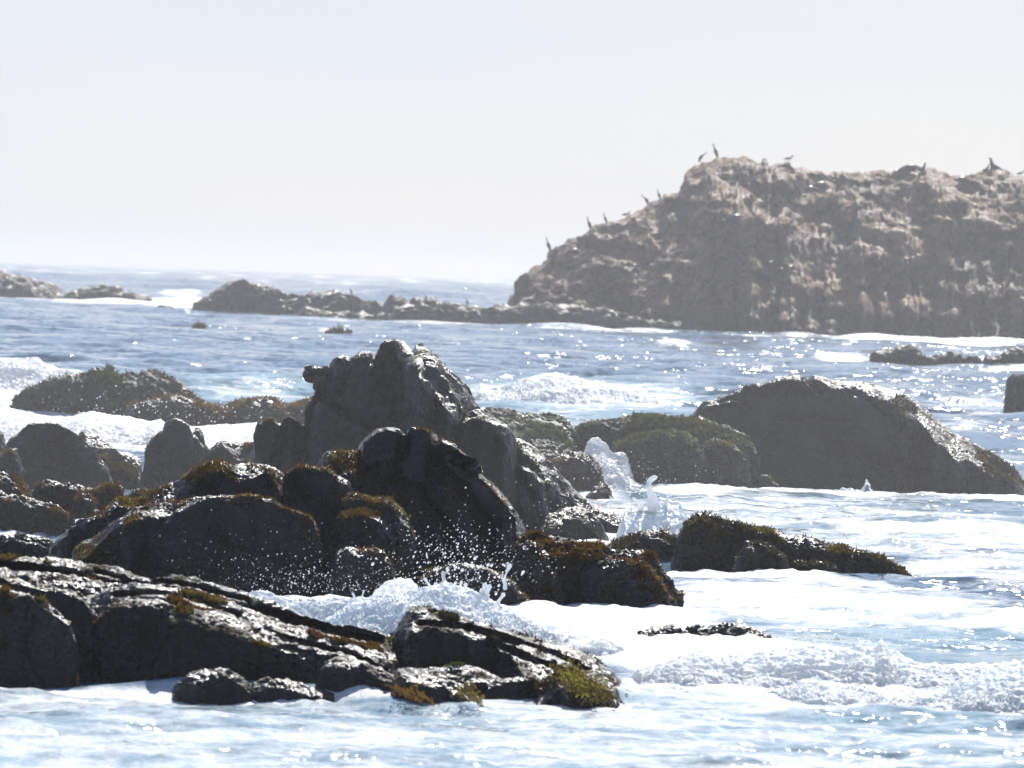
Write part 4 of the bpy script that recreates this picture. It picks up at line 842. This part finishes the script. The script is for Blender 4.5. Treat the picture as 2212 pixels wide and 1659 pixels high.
def skyline(key, px, py0, span=40):
    for py in np.arange(py0 - span, py0 + span, 0.7):
        d = Vector(P(px, py, 1.0) - CAMP).normalized(); h = TREES[key].ray_cast(Vector(CAMP), d)
        if h[0]: return h[0]
    return None
def place(parts_key, maker, name, label, cat, px, py, Y, s, flip, group, turn=0.0):
    if parts_key not in _birds: _birds[parts_key] = maker()
    key = 'A' if px > 1093 else 'B'
    h = skyline(key, px, py, 40 if Y > 1 else 0.1)
    c = P(px, py, Y if Y > 1 else 315) if h is None else np.array(h)
    c = c - np.array([0, 0, 0.05])
    e = bpy.data.objects.new(name, None); C.objects.link(e); e.empty_display_size = 0.1
    e.location = c; e.scale = (s, s, s); e.rotation_euler = (0, 0, (math.pi if flip else 0) + turn)
    e['label'] = label; e['category'] = cat; e['group'] = group
    for (pn_, me) in _birds[parts_key]: link(pn_, me, e)
k_ = 322 / F
for (kind, pose, px, py, hpx, flip, lab) in [
    ('cormorant', 'up', 1184, 545, 28, True, "dark upright cormorant lowest on the island's left skyline"),
    ('cormorant', 'up', 1272, 489, 26, True, "dark long-necked bird second from the left on the island skyline"),
    ('gull', '', 1352, 465, 14, False, "tiny gull between the second and third tall birds on the skyline"),
    ('pelican', 'lean', 1396, 432, 24, True, "pale brown pelican leaning left, on the knob halfway up the skyline"),
    ('cormorant', 'up', 1423, 425, 20, True, "slim dark bird just right of the pale leaning pelican"),
    ('pelican', 'lean', 1514, 356, 24, False, "pale pelican leaning right at the left shoulder of the summit"),
    ('pelican', 'up', 1545, 344, 28, True, "tall thin-necked pelican at the summit's left end"),
    ('gull', '', 1704, 345, 15, False, "small gull on a knob right of the summit"),
    ('gull', '', 2205, 364, 13, False, "small gull on the skyline at the right edge"),
    ('cormorant', 'up', 1307, 500, 20, True, "dark bird just below the skyline right of the second bird"),
    ('cormorant', 'up', 758, 638, 15, True, "dark bird standing upright on the far reef, left one"),
    ('cormorant', 'up', 1009, 658, 15, True, "dark bird standing upright on the far reef, right one near the island"),
    ('gull', '', 1340 + 600, 437, 8, False, "white gull resting on the upper right slope of the island")]:
    s = 1.22 * hpx * k_ / (0.92 if kind != 'gull' else 0.34)
    place((kind, pose), lambda kind=kind, pose=pose: bird(kind, pose, 1, False), kind if kind != 'gull' else 'gull', lab, {'cormorant': 'cormorant', 'pelican': 'pelican', 'gull': 'gull'}[kind], px, py + 2, 321.5 if px > 1100 else 321, s, flip, "seabirds on the rocks")
def sealion(pose):
    b = Bag()
    if pose == 'up':
        sweep(b, [(-0.75, 0.05, 0.03), (-0.6, 0.12, 0.1), (-0.3, 0.2, 0.2), (0.05, 0.3, 0.25), (0.25, 0.5, 0.2), (0.33, 0.75, 0.14), (0.36, 0.95, 0.11), (0.42, 1.06, 0.1), (0.52, 1.1, 0.05), (0.56, 1.1, 0.02)])
        fl = [[(0.2, 0.35, 0.08), (0.3, 0.12, 0.06), (0.42, 0.02, 0.02)]]
    else:
        sweep(b, [(-0.95, 0.06, 0.03), (-0.75, 0.12, 0.1), (-0.4, 0.2, 0.22), (0.0, 0.27, 0.29), (0.35, 0.25, 0.24), (0.6, 0.22, 0.16), (0.78, 0.24, 0.12), (0.92, 0.24, 0.05), (0.96, 0.24, 0.02)])
        fl = [[(0.3, 0.15, 0.08), (0.2, 0.05, 0.06), (0.05, 0.02, 0.02)]]
    parts = [("body", b.mesh("sealion_body", M['seal']))]
    for sy in (-1, 1):
        f = Bag(); sweep(f, fl[0], 0.4, 8)
        for vv in f.v: vv[:, 1] += sy * 0.18
        parts.append(("flipper", f.mesh("sealion_flipper", M['seal'])))
    t = Bag(); sweep(t, [(-0.7 if pose == 'up' else -0.9, 0.07, 0.05), (-0.9 if pose == 'up' else -1.1, 0.04, 0.06), (-1.0 if pose == 'up' else -1.2, 0.03, 0.02)], 1.8, 8); parts.append(("tail_flipper", t.mesh("sealion_tail", M['seal'])))
    return parts
SL = [('lie', 1967, 361, 322, 0.85, False, "plump dark sea lion on the skyline left of the raised-head pair"), ('up', 1992, 364, 322, 0.42, False, "dark sea lion with lifted muzzle beside the plump one on the skyline"),
      ('up', 2148, 366, 322, 0.62, True, "sea lion sitting tall with raised neck on the skyline near the right edge"), ('up', 2130, 366, 322, 0.36, False, "small sea lion crouched left of the tall sitting one"),
      ('lie', 1775, 405, 0, 0.7, True, "dark sea lion lying under the skyline right of the summit"), ('lie', 1750, 412, 0, 0.6, False, "dark sea lion curled left of the one under the skyline"),
      ('lie', 1590, 476, 0, 0.7, False, "brown sea lion lying on the slope below the summit"), ('lie', 2080, 392, 0, 0.6, True, "dark sea lion lying on the upper slope below the tall sitting one"),
      ('lie', 1575, 575, 0, 0.6, False, "brown sea lion resting low on the middle of the island"), ('lie', 1240, 545, 0, 0.5, False, "sea lion lying on the left slope beneath the second bird")]
for (pose, px, py, Y, s, flip, lab) in SL:
    place(('sl', pose), lambda pose=pose: sealion(pose), "sea_lion", lab, "sea lion", px, py, Y, s, flip, "sea lions hauled out on the island", 0.3)

# ------------------------------------------------------------------ haze
def haze():
    mt, nt, out = newmat("salt_haze")
    v = nd(nt, "ShaderNodeVolumePrincipled"); v.inputs['Color'].default_value = (0.70, 0.725, 0.78, 1); v.inputs['Density'].default_value = 0.00042; v.inputs['Anisotropy'].default_value = 0.35
    nt.links.new(v.outputs[0], out.inputs['Volume'])
    x, y0, y1, z0, z1 = 10500, -40, 8600, -4, 13.5
    vs = np.array([(a, b, c) for a in (-x, x) for b in (y0, y1) for c in (z0, z1)], float)
    q = np.array([(0, 1, 3, 2), (4, 6, 7, 5), (0, 4, 5, 1), (2, 3, 7, 6), (0, 2, 6, 4), (1, 5, 7, 3)])
    link("haze", mesh_from("haze", vs, q, None, mt, False), kind="stuff")
haze()
def mist():
    """salt mist hanging over the surf between the front rocks and the far ones"""
    mt, nt, out = newmat("surf_mist")
    v = nd(nt, "ShaderNodeVolumePrincipled"); v.inputs['Color'].default_value = (0.97, 0.97, 0.97, 1); v.inputs['Density'].default_value = 0.0027; v.inputs['Anisotropy'].default_value = 0.35
    nt.links.new(v.outputs[0], out.inputs['Volume'])
    vs = np.array([(a, b, c) for a in (-60, 60) for b in (49.9, 73) for c in (-3, 5)], float)
    q = np.array([(0, 1, 3, 2), (4, 6, 7, 5), (0, 4, 5, 1), (2, 3, 7, 6), (0, 2, 6, 4), (1, 5, 7, 3)])
    link("sea_mist", mesh_from("sea_mist", vs, q, None, mt, False), kind="stuff", label="thin salt mist drifting over the surf behind the front rocks")
mist()
